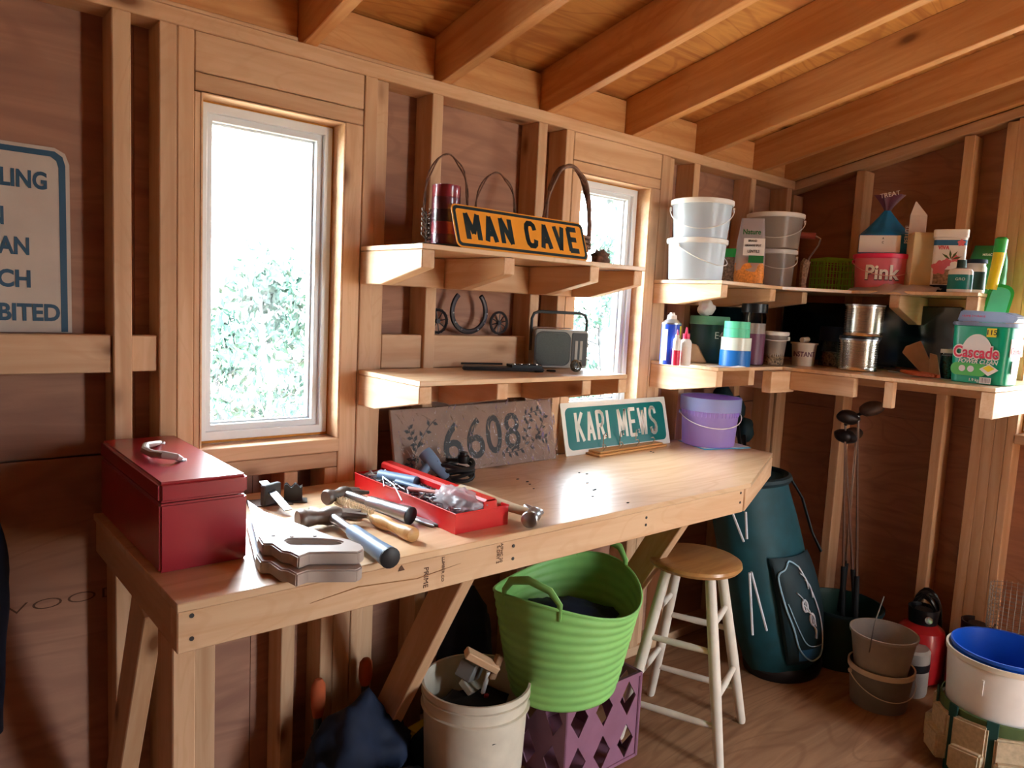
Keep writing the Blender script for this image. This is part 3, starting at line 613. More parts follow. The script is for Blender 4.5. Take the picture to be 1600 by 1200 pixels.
# hammers
def hammer(name, label, head_px, end_px, headlen, angle, kind, grip, cap, hz=.024, group=None, hs=None, ez=.021):
    hd = H(*head_px, ZD+hz); e = H(*end_px, ZD+ez); t = thing(name, label, 'hammer', (hd.x, hd.y, ZD), group=group)
    e = e-Vector(t.location); h0 = Vector((0, 0, hz)); d = (e-h0); L = d.length; d.normalize()
    side = Vector((cos(angle), sin(angle), .0)); pr_ = Vector((-d.y, d.x, 0)).normalized(); side = pr_ if pr_.dot(side) > 0 else -pr_
    if kind == 'wood':
        rr = [.010, .011, .0115, .012, .0135, .015, .0165, .017, .0155]
        obj('handle', MB().tube([h0+d*(L*i/8) for i in range(9)], rr, 14), 'hickory', t, smooth=True)
    else:
        obj('shaft', MB().tube([h0+d*.012, h0+d*.03, h0+d*L*.25, h0+d*L*.42], [.010, .0115, .0105, .0105], 14), 'steel', t, smooth=True)
        obj('grip', MB().tube([h0+d*L*f for f in (.38, .42, .6, .8, .95, .985)], [.012, .0160, .0168, .0180, .0205, .0205], 18), grip, t, smooth=True)
        obj('end_cap', MB().tube([h0+d*L*.985, h0+d*L, h0+d*(L+.003)], [.0210, .0210, .016], 18), cap, t, smooth=True)
    k = headlen; hm = 'steel' if kind == 'wood' else 'steel_worn'
    f = lambda s: h0+side*(s*k)+Vector((0, 0, 0))
    obj('head', MB().tube([f(-.50), f(-.47), f(-.40), f(-.36), f(-.22), f(-.13), f(-.05), f(.10), f(.16)], [.020, .0235, .0235, .0190, .0165, .0175, .0215, .0205, .016] if hs is None else [r_*hs for r_ in (.020, .0235, .0235, .0190, .0165, .0175, .0215, .0205, .016)], 20), hm, t, smooth=True, angle=50)
    if kind != 'ball':
        for s in (-1, 1):
            up = side.cross(d).normalized()
            pts = [f(.10)+d*.004*s, f(.22)+d*.007*s+Vector((0, 0, .001)), f(.32)+d*.012*s+d*.003, f(.42)+d*.015*s+d*.008-Vector((0, 0, .001)), f(.50)+d*.017*s+d*.016]
            obj('claw', MB().tube(pts, [r_*(hs or 1) for r_ in (.016, .0135, .0115, .0095, .0065)], 8, flat=.8), hm, t, smooth=True)
    return t
g = 'hammers lying on the bench'
hammer('claw_hammer', 'claw hammer with blue-grey rubber grip, nearest of the hammers', (516, 806), (610, 872), .150, radians(-10), 'steel', 'blue_rubber', 'black_rubber', group=g)
hammer('claw_hammer', 'claw hammer with grey grip lying behind the nearest one', (536, 771), (642, 806), .115, radians(-8), 'steel', 'steel', 'black_rubber', hz=.034, group=g, hs=.8)
hammer('claw_hammer', 'wooden-handled claw hammer with bright chrome head beside the red tray', (834, 804), (716, 766), .100, radians(-22), 'wood', '', '', hz=.024, group=g, hs=.85, ez=.062)
# wire brush
a, b = H(560, 800, ZD+.016), H(646, 836, ZD+.016); t = thing('wire_brush', 'wire brush with a turned wooden handle lying between the hammers', 'brush', (a.x, a.y, ZD))
L = Vector(t.location); a = a-L; b = b-L; d = b-a
obj('handle', MB().tube([a+d*f for f in (.25, .32, .42, .52, .62, .74, .86, .95, 1.0, 1.01)], [.007, .013, .0155, .0155, .012, .0125, .016, .0165, .0155, .010], 18), 'handlewood', t, smooth=True)
obj('back', MB().tube([a-d*.45, a, a+d*.3], [.007, .008, .008], 10, flat=.7), 'hickory', t, smooth=True)
br = MB(); dn = d.normalized(); sd = Vector((-dn.y, dn.x, 0))
for i in range(26):
    for j in (-1, 0, 1):
        q = a-d*.42+d*(.66*i/25)+sd*(.005*j); br.tube([q, q+sd*.004*j+Vector((0, 0, .018))+dn*random.uniform(-.002, .002)], .0011, 4)
obj('bristles', br, 'hickory', t)['kind'] = 'stuff'
# adjustable wrench lying beside the tray and a chisel bar
a, b = H(567, 777, ZD+.008), H(682, 821, ZD+.006); t = thing('pry_bar', 'flat steel bar with a notched tip lying along the red tray', 'tool', (a.x, a.y, ZD)); L = Vector(t.location)
d = (b-a); n_ = Vector((-d.y, d.x, 0)).normalized(); a = a-L
obj('bar', MB().prism([((a+d*s+n_*w)[0], (a+d*s+n_*w)[1]) for s, w in ((0, -.006), (.1, -.011), (.75, -.009), (.9, -.012), (1, -.006), (.95, 0), (1, .006), (.9, .012), (.75, .009), (.1, .011), (0, .006))], .001, .008), 'steel', t, .0015)
a, b = H(480, 797, ZD+.010), H(560, 806, ZD+.010); t = thing('wrench', 'steel adjustable wrench partly under the hammers', 'wrench', (a.x, a.y, ZD)); L = Vector(t.location); a = a-L; b = b-L; d = b-a; n_ = Vector((-d.y, d.x, 0)).normalized()
obj('handle', MB().prism([((a+d*s+n_*w)[0], (a+d*s+n_*w)[1]) for s, w in ((.25, -.008), (.95, -.010), (1.0, -.005), (1, .005), (.95, .010), (.25, .008))], .002, .010), 'steel', t, .002)
obj('jaw', MB().prism([((a+d*s+n_*w)[0], (a+d*s+n_*w)[1]) for s, w in ((-.12, -.022), (.02, -.026), (.25, -.014), (.27, .012), (.1, .024), (-.06, .026), (-.02, .010), (.04, .0), (-.02, -.006))], .001, .013), 'steel_worn', t, .002)
# red tote tray
x0, x1, y0, y1, h = .965, 1.118, -.556, -.098, .046
cx, cy = (x0+x1)/2, (y0+y1)/2; w, d = (x1-x0)/2, (y1-y0)/2
t = thing('tool_tray', 'open red metal tote tray full of small hardware', 'tool tray', (cx, cy, ZD)); q = .0018
obj('tray_body', MB().box(-w, w, -d, d, .0005, .003).box(-w, -w+q, -d, d, .003, h).box(w-q, w, -d, d, .003, h).box(-w+q, w-q, -d, -d+q, .003, h).box(-w+q, w-q, d-q, d, .003, h), 'red_tray', t)
hx = .022
obj('tray_rim', MB().tube([(-w, -d, h), (w, -d, h), (w, d, h), (-w, d, h)], .002, 6, True), 'red_tray', t)
for s in (-1, 1):
    yy = s*(d-.001); obj('handle_post', MB().prism([(hx-.030, .035), (hx+.030, .035), (hx+.020, h+.002), (hx+.018, h+.018), (hx-.018, h+.018), (hx-.020, h+.002)], yy-.0012, yy+.0012, 'y'), 'red_tray', t, .0008)
obj('carry_handle', MB().prism([(hx-.018, h+.006), (hx-.018, h+.018), (hx-.012, h+.023), (hx+.012, h+.023), (hx+.018, h+.018), (hx+.018, h+.006), (hx+.016, h+.006), (hx+.016, h+.017), (hx+.011, h+.021), (hx-.011, h+.021), (hx-.016, h+.017), (hx-.016, h+.006)], -d, d, 'y'), 'red_tray', t, smooth=True)
TR = (cx, cy, ZD); rnd = random.Random(4); mb = MB()
for i in range(520):
    px_, py_ = rnd.uniform(-w+.012, w-.012), rnd.uniform(-d+.014, d-.014); hz = .016+.028*rnd.random()+.008*noise.noise(Vector((px_*20, py_*20, 0))); L = rnd.uniform(.010, .035); a = rnd.uniform(0, pi); e = rnd.uniform(-.25, .25)
    dv = Vector((cos(a), sin(a), e)); r = rnd.uniform(.0012, .0028); c = Vector((px_, py_, hz+.006)); A, B = c-dv*L/2, c+dv*L/2
    A.x = max(-w+.005, min(w-.005, A.x)); B.x = max(-w+.005, min(w-.005, B.x)); A.y = max(-d+.005, min(d-.005, A.y)); B.y = max(-d+.005, min(d-.005, B.y))
    mb.tube([A, B, B+dv*.001], [r, r, r*1.9], 6)
o = obj('loose_screws', mb, 'steel', None); o.location = TR; tag(o, 'loose heap of screws, bits and nails filling the red tray', 'hardware', kind='stuff')
def stick(name, label, cat, p, q, r, mat, n=10):
    m = Vector(p); o = obj(name, MB().tube([Vector((0, 0, 0)), Vector(q)-m], r, n), mat, None, smooth=True); o.location = m; return tag(o, label, cat)
stick('caulk_tube', 'dark blue tube lying in the far half of the red tray', 'tube', (1.00, -.17, ZD+.052), (1.035, -.29, ZD+.055), .014, 'blue_rubber', 16)
stick('screwdriver', 'pink-handled screwdriver lying across the hardware in the tray', 'screwdriver', (.985, -.33, ZD+.052), (1.04, -.43, ZD+.052), [.006, .007], 'palepink')
stick('screwdriver', 'clear blue-handled screwdriver in the middle of the tray', 'screwdriver', (1.0, -.25, ZD+.052), (1.02, -.37, ZD+.052), [.007, .005], 'blue_rubber')
a = H(585, 742, ZD+.06); o = obj('hex_key', MB().tube([H(600, 760, ZD+.05)-a, H(598, 745, ZD+.065)-a, H(616, 758, ZD+.06)-a, H(628, 782, ZD+.05)-a], .0018, 6), 'steel', None); o.location = a; tag(o, 'bent steel hex key standing out of the red tray', 'hex key')
o = obj('plastic_bag', blob(.042, .075, .035, .35, 3, 4, 3.0, floor=-.02), 'bagfilm', None); o.location = (1.03, -.475, ZD+.045); tag(o, 'crumpled clear plastic bag of nails at the near end of the red tray', 'bag')
# torch-like air tool with a coiled hose
a, b = H(668, 712, ZD+.075), H(692, 740, ZD+.03); t = thing('heat_gun', 'blue-grey nozzle tool standing up behind the red tray', 'tool', (b.x, b.y, ZD)); L = Vector(t.location); a = a-L; b = b-L; d = b-a
obj('barrel', MB().tube([a-d*.22, a-d*.2, a, a+d*.45, a+d*.5, b+d*.1, b+d*.35], [.012, .020, .021, .019, .017, .0135, .010], 20), 'blue_rubber', t, smooth=True)
obj('grip', MB().tube([a+d*.25, a+d*.35+Vector((-.045, .01, -.05))], [.012, .013], 12), 'blue_rubber', t, smooth=True)
obj('slot', MB().tube([a-d*.05+Vector((.004, -.0195, .004)), a+d*.35+Vector((.004, -.018, .004))], .0025, 6), 'black', t)
obj('tail', MB().tube([b+d*.3, b+d*.8+Vector((0, 0, .0)), H(725, 762, ZD+.012)-L], [.012, .010, .009], 10), 'black', t, smooth=True)
c = H(712, 752, ZD); t = thing('coiled_cord', 'coiled black rubber hose in front of the numbered plaque', 'cord', c); mb = MB()
pts = [Vector((.055*cos(i*.3)*(1+.1*sin(i*.9)), .05*sin(i*.3), .008+.0022*(i/4)+.005*sin(i*.7))) for i in range(90)]; mb.tube(pts, .0055, 8)
obj('coil', mb, 'black', t, smooth=True); obj('plug', MB().lathe([(.0, 0), (.016, 0), (.017, .006), (.017, .02), (.012, .024), (.012, .032), (0, .032)], 16, (.025, .0, .052)), 'black', t, smooth=True)
c = H(640, 733, ZD); o = obj('putty_knife', MB().prism([(-.03, -.012), (.035, -.01), (.04, .01), (-.03, .014)], 0, .018), 'yellow', None, .004, seg=2); o.location = c+Vector((0, 0, .001)); o.rotation_euler = (0, 0, .3); tag(o, 'small yellow and grey handled tool behind the red tray', 'tool')
rnd = random.Random(2)
for i, (a, b) in enumerate(((809, 749), (824, 753), (828, 757), (834, 764), (917, 741), (918, 755), (928, 766), (926, 776), (981, 786), (1017, 706), (1021, 707), (905, 739), (930, 765))):
    p = H(a, b, ZD); o = obj('wood_chip', blob(.004+rnd.random()*.003, .003, .0016, .3, i, 1, floor=-.001), 'ink', None); o.location = p+Vector((0, 0, .001)); tag(o, 'tiny dark crumb lying on the worktop', 'debris', 'crumbs scattered on the worktop')
# numbered plaque wrapped in film
bl, br_, tl = Vector((1.118, -.060, ZD+.001)), Vector((1.752, -.060, ZD+.001)), Vector((1.10, -.012, 1.092))
t = thing('number_plaque', 'brown house-number plaque reading 6608, wrapped in clear film', 'plaque', bl); setframe(t, bl, br_-bl, tl-bl)
Wd = (br_-bl).length; Hd = .205
obj('panel', MB().prism([(0, .02), (.04, 0), (Wd, 0), (Wd, Hd), (0, Hd-.004)], -.012, 0), 'cardboard', t, .002)
for ch, x, y, w_, h_ in (('6', .210, .088, .074, .127), ('6', .297, .097, .070, .129), ('0', .372, .104, .064, .124), ('8', .449, .108, .066, .120)): text('numeral', ch, .13, 'ink', t, (x, y, .0006), off=.0012, fit=(w_, h_))
lf = MB(); rnd = random.Random(8)
def sprig(p0, p1, bend, n):
    p0 = Vector(p0); p1 = Vector(p1); m = (p0+p1)/2+Vector(bend); L = [p0*(1-s)**2+m*2*s*(1-s)+p1*s*s for s in [i/n for i in range(n+1)]]
    for i in range(n):
        a, b = L[i], L[i+1]; dd = (b-a).normalized(); nn = Vector((-dd.y, dd.x, 0)); lf.add([a+nn*.0012, a-nn*.0012, b-nn*.0012, b+nn*.0012], [(0, 1, 2, 3)])
        s = 1 if i % 2 else -1; q = a+nn*s*.016+dd*.010; e = (q-a).normalized(); m2 = Vector((-e.y, e.x, 0)); lf.add([a, a+e*.010+m2*.006, q+e*.003, a+e*.010-m2*.006], [(0, 1, 2, 3)])
for a, b, c in (((.06, .05), (.155, .165), (.0, .03)), ((.085, .085), (.055, .15), (-.01, 0)), ((.075, .06), (.11, .03), (.02, .0)), ((.06, .05), (.05, .012), (-.02, 0)), ((.40, .045), (.49, .05), (0, -.015)), ((.52, .05), (.60, .16), (.02, 0)), ((.5, .06), (.535, .15), (-.01, 0)), ((.55, .09), (.60, .07), (0, 0)), ((.5, .15), (.59, .17), (0, .01))): sprig((*a, .0008), (*b, .0008), (*c, 0), 7)
obj('leaf_wreath', lf, 'ink', t)['kind'] = 'stuff'
def fg(u, v):
    x = -.004+(Wd+.008)*u; y = .001+(Hd+.004)*v; k = max(0, u-.55)*2
    return (x, y, .004+.003*noise.noise(Vector((x*18, y*18, 0)))+k*.006*(1+noise.noise(Vector((x*40, y*40, 3)))))
obj('film_wrap', MB().grid(fg, 70, 26), 'film', t, smooth=True)
# street sign
bl, br_ = Vector((1.806, -.052, ZD+.001)), Vector((2.384, -.052, ZD+.001)); tl = Vector((1.790, -.006, ZD+.180))
t = thing('street_sign', 'green street sign reading KARI MEWS with a white border', 'sign', bl); setframe(t, bl, br_-bl, tl-bl); Wd = .578; Hd = .186
def shifted(L, x, y): return [(a+x, b+y) for a, b in L]
obj('plate', MB().prism(shifted(rrect(Wd, Hd, .006), Wd/2, Hd/2), -.003, 0), 'sign_white', t, .0005)
obj('green_field', MB().prism(shifted(rrect(Wd-.036, Hd-.036, .022), Wd/2, Hd/2), .0001, .0006), 'sign_green', t)
block_text('KARI MEWS', Wd*.105, Wd*.885, Hd*.225, Hd*.60, .0135, 'sign_white', t, .6)
# hook rack
pts = [H(905, 708, ZD), H(935, 716, ZD), H(1043, 697, ZD)]; ang = atan2((pts[2]-pts[1]).y, (pts[2]-pts[1]).x)
c = (pts[1]+pts[2])/2; c = Vector((c.x, c.y+.045, ZD)); t = thing('hook_rack', 'small wooden board studded with wire hooks before the street sign', 'rack', c, ang-.02)
obj('board', MB().box(-.205, .205, -.045, .03, .0005, .008), 'handlewood', t, .003); obj('top_board', MB().box(-.19, .19, -.035, .022, .0085, .016), 'handlewood', t, .003)
for i in range(8):
    x = -.17+.0485*i; hk = [(x, .01, .015), (x, .01, .05+.01*(i % 3)), (x-.004, .004, .070), (x-.010, -.010, .074), (x-.014, -.014, .066)] if i % 2 else [(x, -.028, .015), (x+.002, -.034, .025), (x+.004, -.040, .034), (x, -.036, .042), (x-.006, -.030, .040)]
    obj('hook', MB().tube(hk, .0018, 6), 'chrome', t, smooth=True)
    if i % 2: obj('hook_ball', blob(.004, .004, .004, 0, 0, 2), 'chrome', t).location = (x-.014, -.014, .064)
# folder and purple tub
t = thing('folder', 'thin cyan paper folder lying under the lilac tub', 'folder', (2.52, -.13, ZD), -.1)
obj('cover', MB().prism([(-.12, -.09), (.10, -.135), (.14, .05), (-.07, .09)], .0003, .0022), 'folder', t); obj('papers', MB().prism([(-.11, -.08), (.105, -.125), (.138, .045), (-.06, .085)], .0024, .0036), 'label_white', t)
def pail(name, label, cat, c, rb, rt, h, mat, rim='', lid=None, handle=None, group=None, wall=.002, rimh=.012, hang=1, rz=0, z0=0, open_=True, n=40):
    """tapered open or lidded bucket standing at c"""
    t = thing(name, label, cat, c, rz, group); rim = rim or mat
    if open_ and not lid: pr = [(0, .0015), (rb-wall, .0015), (rt-wall, h-.001), (rt, h-.001), (rb, 0), (0, 0)]; obj('body', MB().lathe(pr[::-1], n), mat, t, smooth=True)
    else: obj('body', MB().lathe([(0, 0), (rb-.003, 0), (rb, .003), (rt, h), (0, h)], n), mat, t, smooth=True)
    obj('rim', MB().lathe([(rt, h-rimh), (rt+.004, h-rimh), (rt+.0045, h), (rt-wall, h), (rt-wall, h-.004)], n), rim, t, smooth=True)
    if lid: obj('lid', MB().lathe([(rt+.005, h-rimh*.8), (rt+.0065, h-rimh*.7), (rt+.0065, h+.005), (rt+.002, h+.007), (rt-.006, h+.003), (0, h+.003)], n), lid, t, smooth=True)
    if handle:
        for s in (-1, 1): obj('handle_lug', MB().lathe([(0, 0), (.008, 0), (.008, .008), (0, .008)], 10, (0, 0, 0)), rim, t).matrix_local = Matrix.Translation((s*(rt+.001), 0, h-rimh-.012)) @ Matrix.Rotation(s*pi/2, 4, 'Y')
        R_ = rt+.007; pts = []
        for i in range(25):
            a = pi*i/24; pts.append(Vector((R_*cos(a), -R_*sin(a), h-rimh-.012-R_*.75*sin(a)*sin(hang))))
        obj('handle', MB().tube(pts, .0018, 6), handle, t, smooth=True)
    return t
c, r, s = spot(1105, 700, ZD+.004, 84)
t = pail('plastic_tub', 'lilac see-through plastic tub with white bail handle on the workbench', 'tub', (c.x, c.y, ZD+.004), r*.98, r*1.10, .188, 'lilac', 'lilac_clear', handle='white', hang=.55, rimh=.05, rz=facing(c)+.3, open_=False)
obj('top_band', MB().lathe([(r*1.05, .142), (r*1.09, .146), (r*1.13, .190), (r*1.115, .190), (r*1.06, .146)], 40), 'lilac_clear', t, smooth=True)
mb = MB()
for i in range(44): a = i*2*pi/44; mb.box(0, .002, -.0012, .0012, 0, 0) if 0 else mb.tube([(r*1.06*cos(a), r*1.06*sin(a), .118), (r*1.075*cos(a), r*1.075*sin(a), .146)], .0016, 4)
obj('skirt_ribs', mb, 'lilac', t)['kind'] = 'stuff'
# ================================================================== THINGS ON THE SHELF BETWEEN THE WINDOWS
ZA = 1.540
bl, br_ = Vector((1.126, -.300, ZA)), Vector((1.613, -.292, ZA)); tl = Vector((1.126, -.262, ZA+.110)); sv = (br_-bl)
t = thing('novelty_sign', 'orange metal plate sign reading MAN CAVE with dark border', 'sign', bl); setframe(t, bl, sv, tl-bl); Wd = sv.length+.0; Hd = .118
obj('plate', MB().prism(shifted(rrect(Wd, Hd, .016), Wd/2, Hd/2), -.002, 0), 'sign_yellow', t, .0005)
obj('border', MB().prism(shifted(rrect(Wd-.008, Hd-.008, .014), Wd/2, Hd/2), .0001, .0007, hole=shifted(rrect(Wd-.024, Hd-.024, .009), Wd/2, Hd/2)), 'sign_dark', t)
block_text('MAN CAVE', Wd*.072, Wd*.938, Hd*.165, Hd*.68, .0150, 'sign_dark', t)
c = Vector((1.145, -.215, ZA)); t = thing('candle_plate', 'flat black plate under the red striped candle', 'plate', c); obj('dish', MB().lathe([(0, 0), (.045, 0), (.062, .006), (.060, .007), (.044, .0025), (0, .0025)], 32), 'black', t, smooth=True)
t = thing('pillar_candle', 'tall red pillar candle in darkening bands, wrapped in cellophane', 'candle', (c.x, c.y, ZA+.003))
for i, m in enumerate(('wax_mid', 'wax_red', 'wax_dark', 'wax_mid', 'wax_red')[::1]):
    z = i*.0315; obj('wax_band', MB().lathe([(0, z), (.0345, z), (.0355, z+.002), (.0355, z+.0305), (.0345, z+.0315), (0, z+.0315)], 32), m, t, smooth=True)
obj('wick', MB().tube([(0, 0, .157), (.001, 0, .164)], .001, 5), 'black', t); obj('cellophane', MB().lathe([(.0370, .001), (.0375, .08), (.0370, .160)], 32), 'film', t, smooth=True)
c = W(662, 376, -.235); t = thing('metal_ornament', 'small bronze scrollwork stand at the left end of the shelf', 'ornament', (c.x+.005, -.235, ZA))
obj('base', MB().lathe([(0, 0), (.020, 0), (.018, .005), (.004, .008), (0, .008)], 20), 'bronze', t, smooth=True)
obj('stem', MB().tube([(0, 0, .006), (0, 0, .085)], .0018, 6), 'bronze', t)
for k in range(6):
    z = .022+.012*k
    for s in (-1, 1): obj('scroll', MB().tube([(0, 0, z-.006), (s*.007, 0, z), (s*.012, 0, z+.004), (s*.013, 0, z+.010), (s*.009, 0, z+.010)], .0015, 5), 'bronze', t, smooth=True)
def basket(name, label, cx, cy, R_, top, rt, seed, thick=.006):
    t = thing(name, label, 'basket', (cx, cy, ZA), .08, 'twig baskets behind the sign'); rnd = random.Random(seed)
    for k in range(7):
        z = .006+.013*k; rr = rt*(.80+.03*k); pts = [Vector((rr*cos(a), rr*.45*sin(a), z+.0015*sin(a*9+k*pi))) for a in [i*2*pi/36 for i in range(36)]]
        obj('woven_ring', MB().tube(pts, .0055, 6, True), 'twig', t, smooth=True)
    obj('floor', MB().lathe([(0, .001), (rt*.78, .001), (rt*.78, .004), (0, .004)], 28, sy=.45), 'twig', t)
    for k in range(3 if thick > .005 else 2):
        pts = [Vector((R_*cos(a)*(1+.01*k)+.0016*cos(a*8+k*2), .004*sin(a*5+k*2)+k*.003, .05+(top-.05)*max(0, sin(a))**.72+.0018*sin(a*9+k))) for a in [pi*i/30 for i in range(31)]]
        obj('handle_twig', MB().tube(pts, thick*.48, 6), 'twig', t, smooth=True)
    return t
basket('twig_basket', 'leftmost twig basket, thin hoop handle behind the candle', 1.212, -.125, .080, .262, .074, 1, .005)
basket('twig_basket', 'middle twig basket with a low thin hoop handle', 1.387, -.125, .083, .238, .076, 2, .0045)
basket('twig_basket', 'rightmost twig basket with a thick braided hoop handle', 1.668, -.14, .108, .300, .098, 3, .012)
o = obj('bird_nest', blob(.028, .028, .030, .5, 5, 3, 4, floor=-.02), 'twig', None); o.location = W(940, 372, -.15); o.location.z = ZA+.021; tag(o, 'dark woven clump at the right end of the shelf behind the sign', 'ornament')
# lower shelf: radio, tray, keys, wire ball
ZB = 1.201
c = Vector((1.716, -.075, ZB)); t = thing('radio', 'portable grey radio with a raised carrying handle', 'radio', c, facing(c)*.55); w, h, d = .093, .124, .03
obj('case', MB().prism(rrect(2*w, h, .014), -d, d, 'y').mesh('x'), None, None) if 0 else None
mb = MB().prism(shifted(rrect(2*w, h, .014), 0, h/2+.002), -d, d, 'y'); obj('case', mb, 'radio', t, .003, seg=2, smooth=True)
obj('speaker_grille', MB().prism(shifted(rrect(.116, .104, .024), -.030, h/2+.002), -d-.003, -d-.0005, 'y'), 'greygreen', t, .001, smooth=True)
obj('grille_frame', MB().prism(shifted(rrect(.124, .112, .027), -.030, h/2+.002), -d-.0022, -d-.0004, 'y', hole=shifted(rrect(.117, .105, .0245), -.030, h/2+.002)), 'charcoal', t)
obj('tuner_panel', MB().prism(shifted(rrect(.052, .108, .004), .062, h/2+.002), -d-.0022, -d-.0004, 'y'), 'charcoal', t)
for k in (0, 1): obj('dial_strip', MB().box(.047+k*.017, .056+k*.017, -d-.0032, -d-.0023, .030, .092), 'radio', t)
obj('tuning_knob', MB().lathe([(0, 0), (.010, 0), (.010, .010), (.008, .012), (0, .012)], 18), 'radio', t, smooth=True).matrix_local = Matrix.Translation((w, 0, .078)) @ Matrix.Rotation(pi/2, 4, 'Y')
hp = [(-w-.003, 0, .055), (-w-.003, 0, h+.035), (-w+.004, 0, h+.052), (-w+.020, 0, h+.058), (w-.020, 0, h+.058), (w-.004, 0, h+.052), (w+.003, 0, h+.035), (w+.003, 0, .095)]
obj('handle', MB().tube(hp, .005, 8), 'charcoal', t, smooth=True); obj('antenna', MB().tube([(-w+.01, .026, h+.006), (.05, .026, h+.006)], .002, 6), 'chrome', t)
a = Vector((1.33, -.06, ZB)); t = thing('stereo_faceplate', 'flat dark metal tray with bright round knobs lying on the shelf', 'tray', (1.49, -.12, ZB), -.42)
obj('plate', MB().prism([(-.17, -.028), (.085, -.04), (.095, .03), (-.15, .045)], .0, .010), 'black', t, .003, seg=2, smooth=True); obj('raised_end', MB().prism([(-.02, -.034), (.083, -.038), (.092, .028), (-.02, .035)], .0102, .018), 'charcoal', t, .004, seg=2, smooth=True)
for x in (-.005, .018, .042, .066): obj('knob', MB().lathe([(0, .018), (.006, .018), (.006, .022), (0, .023)], 12, (x, -.012, 0)), 'chrome', t, smooth=True)
obj('steel_rod', MB().tube([(-.16, .035, .014), (-.03, .03, .016)], .003, 6), 'black', t)
for k, (a, b, l) in enumerate(((842, 581, 'flat black washer lying before the radio, the left of two'), (861, 580, 'flat black washer lying before the radio, the right of two'))):
    o = obj('rubber_washer', MB().lathe([(0, 0), (.014, 0), (.015, .002), (.013, .004), (0, .004)], 20), 'blackmat', None, smooth=True); o.location = H(a, b, ZB); tag(o, l, 'washer', 'flat washers before the radio')
c, r, s = spot(898, 583, ZB, 22); t = thing('wire_ball', 'small tangled ball of dark wire at the foot of the radio', 'ornament', (c.x, c.y-.004, ZB)); mb = MB(); rnd = random.Random(6)
for k in range(14):
    q = Euler((rnd.uniform(0, 6), rnd.uniform(0, 6), 0)).to_matrix(); mb.tube([q @ Vector((.018*cos(a), .018*sin(a), .004*sin(3*a)))+Vector((0, 0, .0215)) for a in [i*2*pi/20 for i in range(20)]], .0013, 5, True)
obj('wires', mb, 'twine', t)['kind'] = 'stuff'
# horseshoe and two cast ornaments on the blocking
zb = 1.299; c = W(733, 524, .03); t = thing('horseshoe', 'dark iron horseshoe standing open end up between two wheels', 'horseshoe', (1.425, .040, zb), 0)
pts = []; 
for i in range(29): a = radians(-228+276*i/28); pts.append(Vector((.066*cos(a), -.004, .070+.060*sin(a)+max(0, sin(a))*.012)))
obj('shoe', MB().tube(pts, [.0085]*29, 8, flat=.8, up=(0, 1, 0)), 'iron', t, smooth=True)
for i in (5, 8, 11, 17, 20, 23): o = obj('nail_head', blob(.003, .002, .003, 0, 0, 1), 'steel', t); o.location = pts[i]+Vector((0, -.008, 0))
def wheel(label, x, r, n, teeth):
    t = thing('spoked_wheel', label, 'wheel', (x, .045, zb+.0005), 0, 'iron wheels beside the horseshoe'); C_ = Vector((0, 0, r))
    obj('rim', MB().tube([C_+Vector((r*.86*cos(a), 0, r*.86*sin(a))) for a in [i*2*pi/32 for i in range(32)]], r*.11, 6, True, up=(0, 1, 0)), 'iron', t, smooth=True)
    obj('hub', MB().tube([C_+Vector((0, -.005, 0)), C_+Vector((0, .005, 0))], r*.18, 12), 'iron', t)
    for i in range(n): a = i*2*pi/n+.2; obj('spoke', MB().tube([C_, C_+Vector((r*.82*cos(a), 0, r*.82*sin(a)))], r*.045, 5), 'iron', t)
    if teeth:
        for i in range(teeth): a = i*2*pi/teeth+pi/teeth-pi/2; obj('tooth', MB().tube([C_+Vector((r*.88*cos(a), 0, r*.88*sin(a))), C_+Vector((r*.99*cos(a), 0, r*.99*sin(a)))], r*.055, 5), 'iron', t)
wheel('round toothed iron wheel left of the horseshoe', 1.312, .040, 8, 20); wheel('round spoked iron wheel right of the horseshoe', 1.556, .040, 10, 0)
# big sign in the left bay
t = thing('warning_sign', 'large pale notice board with blue border, PROHIBITED on its last line', 'sign', (0, .075, 1.2885)); setframe(t, (.338, .072, 1.2885), (1, 0, 0), (0, .02, 1)); Hd = .405
obj('board', MB().prism([(-.80, 0), (-.002, 0), (-.002, Hd-.035), (-.010, Hd-.012), (-.03, Hd-.002), (-.80, Hd-.002)], -.003, 0), 'sign_grey', t, .0005)
bp = [(-.79, -.02), (-.010, -.02), (-.010, Hd-.038), (-.015, Hd-.020), (-.030, Hd-.010), (-.79, Hd-.010)]; bq = [(-.780, -.02), (-.023, -.02), (-.023, Hd-.044), (-.027, Hd-.030), (-.038, Hd-.022), (-.780, Hd-.022)]
bp = [(a, max(b, .002)) for a, b in bp]; bq = [(a, max(b, .002)) for a, b in bq]
obj('border', MB().prism(bp, .0002, .0008, hole=bq), 'sign_blue', t)
lu = (W(93, 489, .072).x-W(0, 489, .072).x)/4.0
for s, px_, py_ in (('ANGLING', 74, 283), ('IN', 6, 336), ('OCEAN', 46, 385), ('BEACH', 48, 436), ('PROHIBITED', 94, 489)):
    q = W(px_, py_, .072); wd_ = lu*(len(s)-.55*s.count('I')-.12)
    text('lettering', s, .066, 'sign_blue', t, (q.x-.338-wd_/2, q.z-1.2885, .0010), off=.0022, fit=(wd_, .0385))
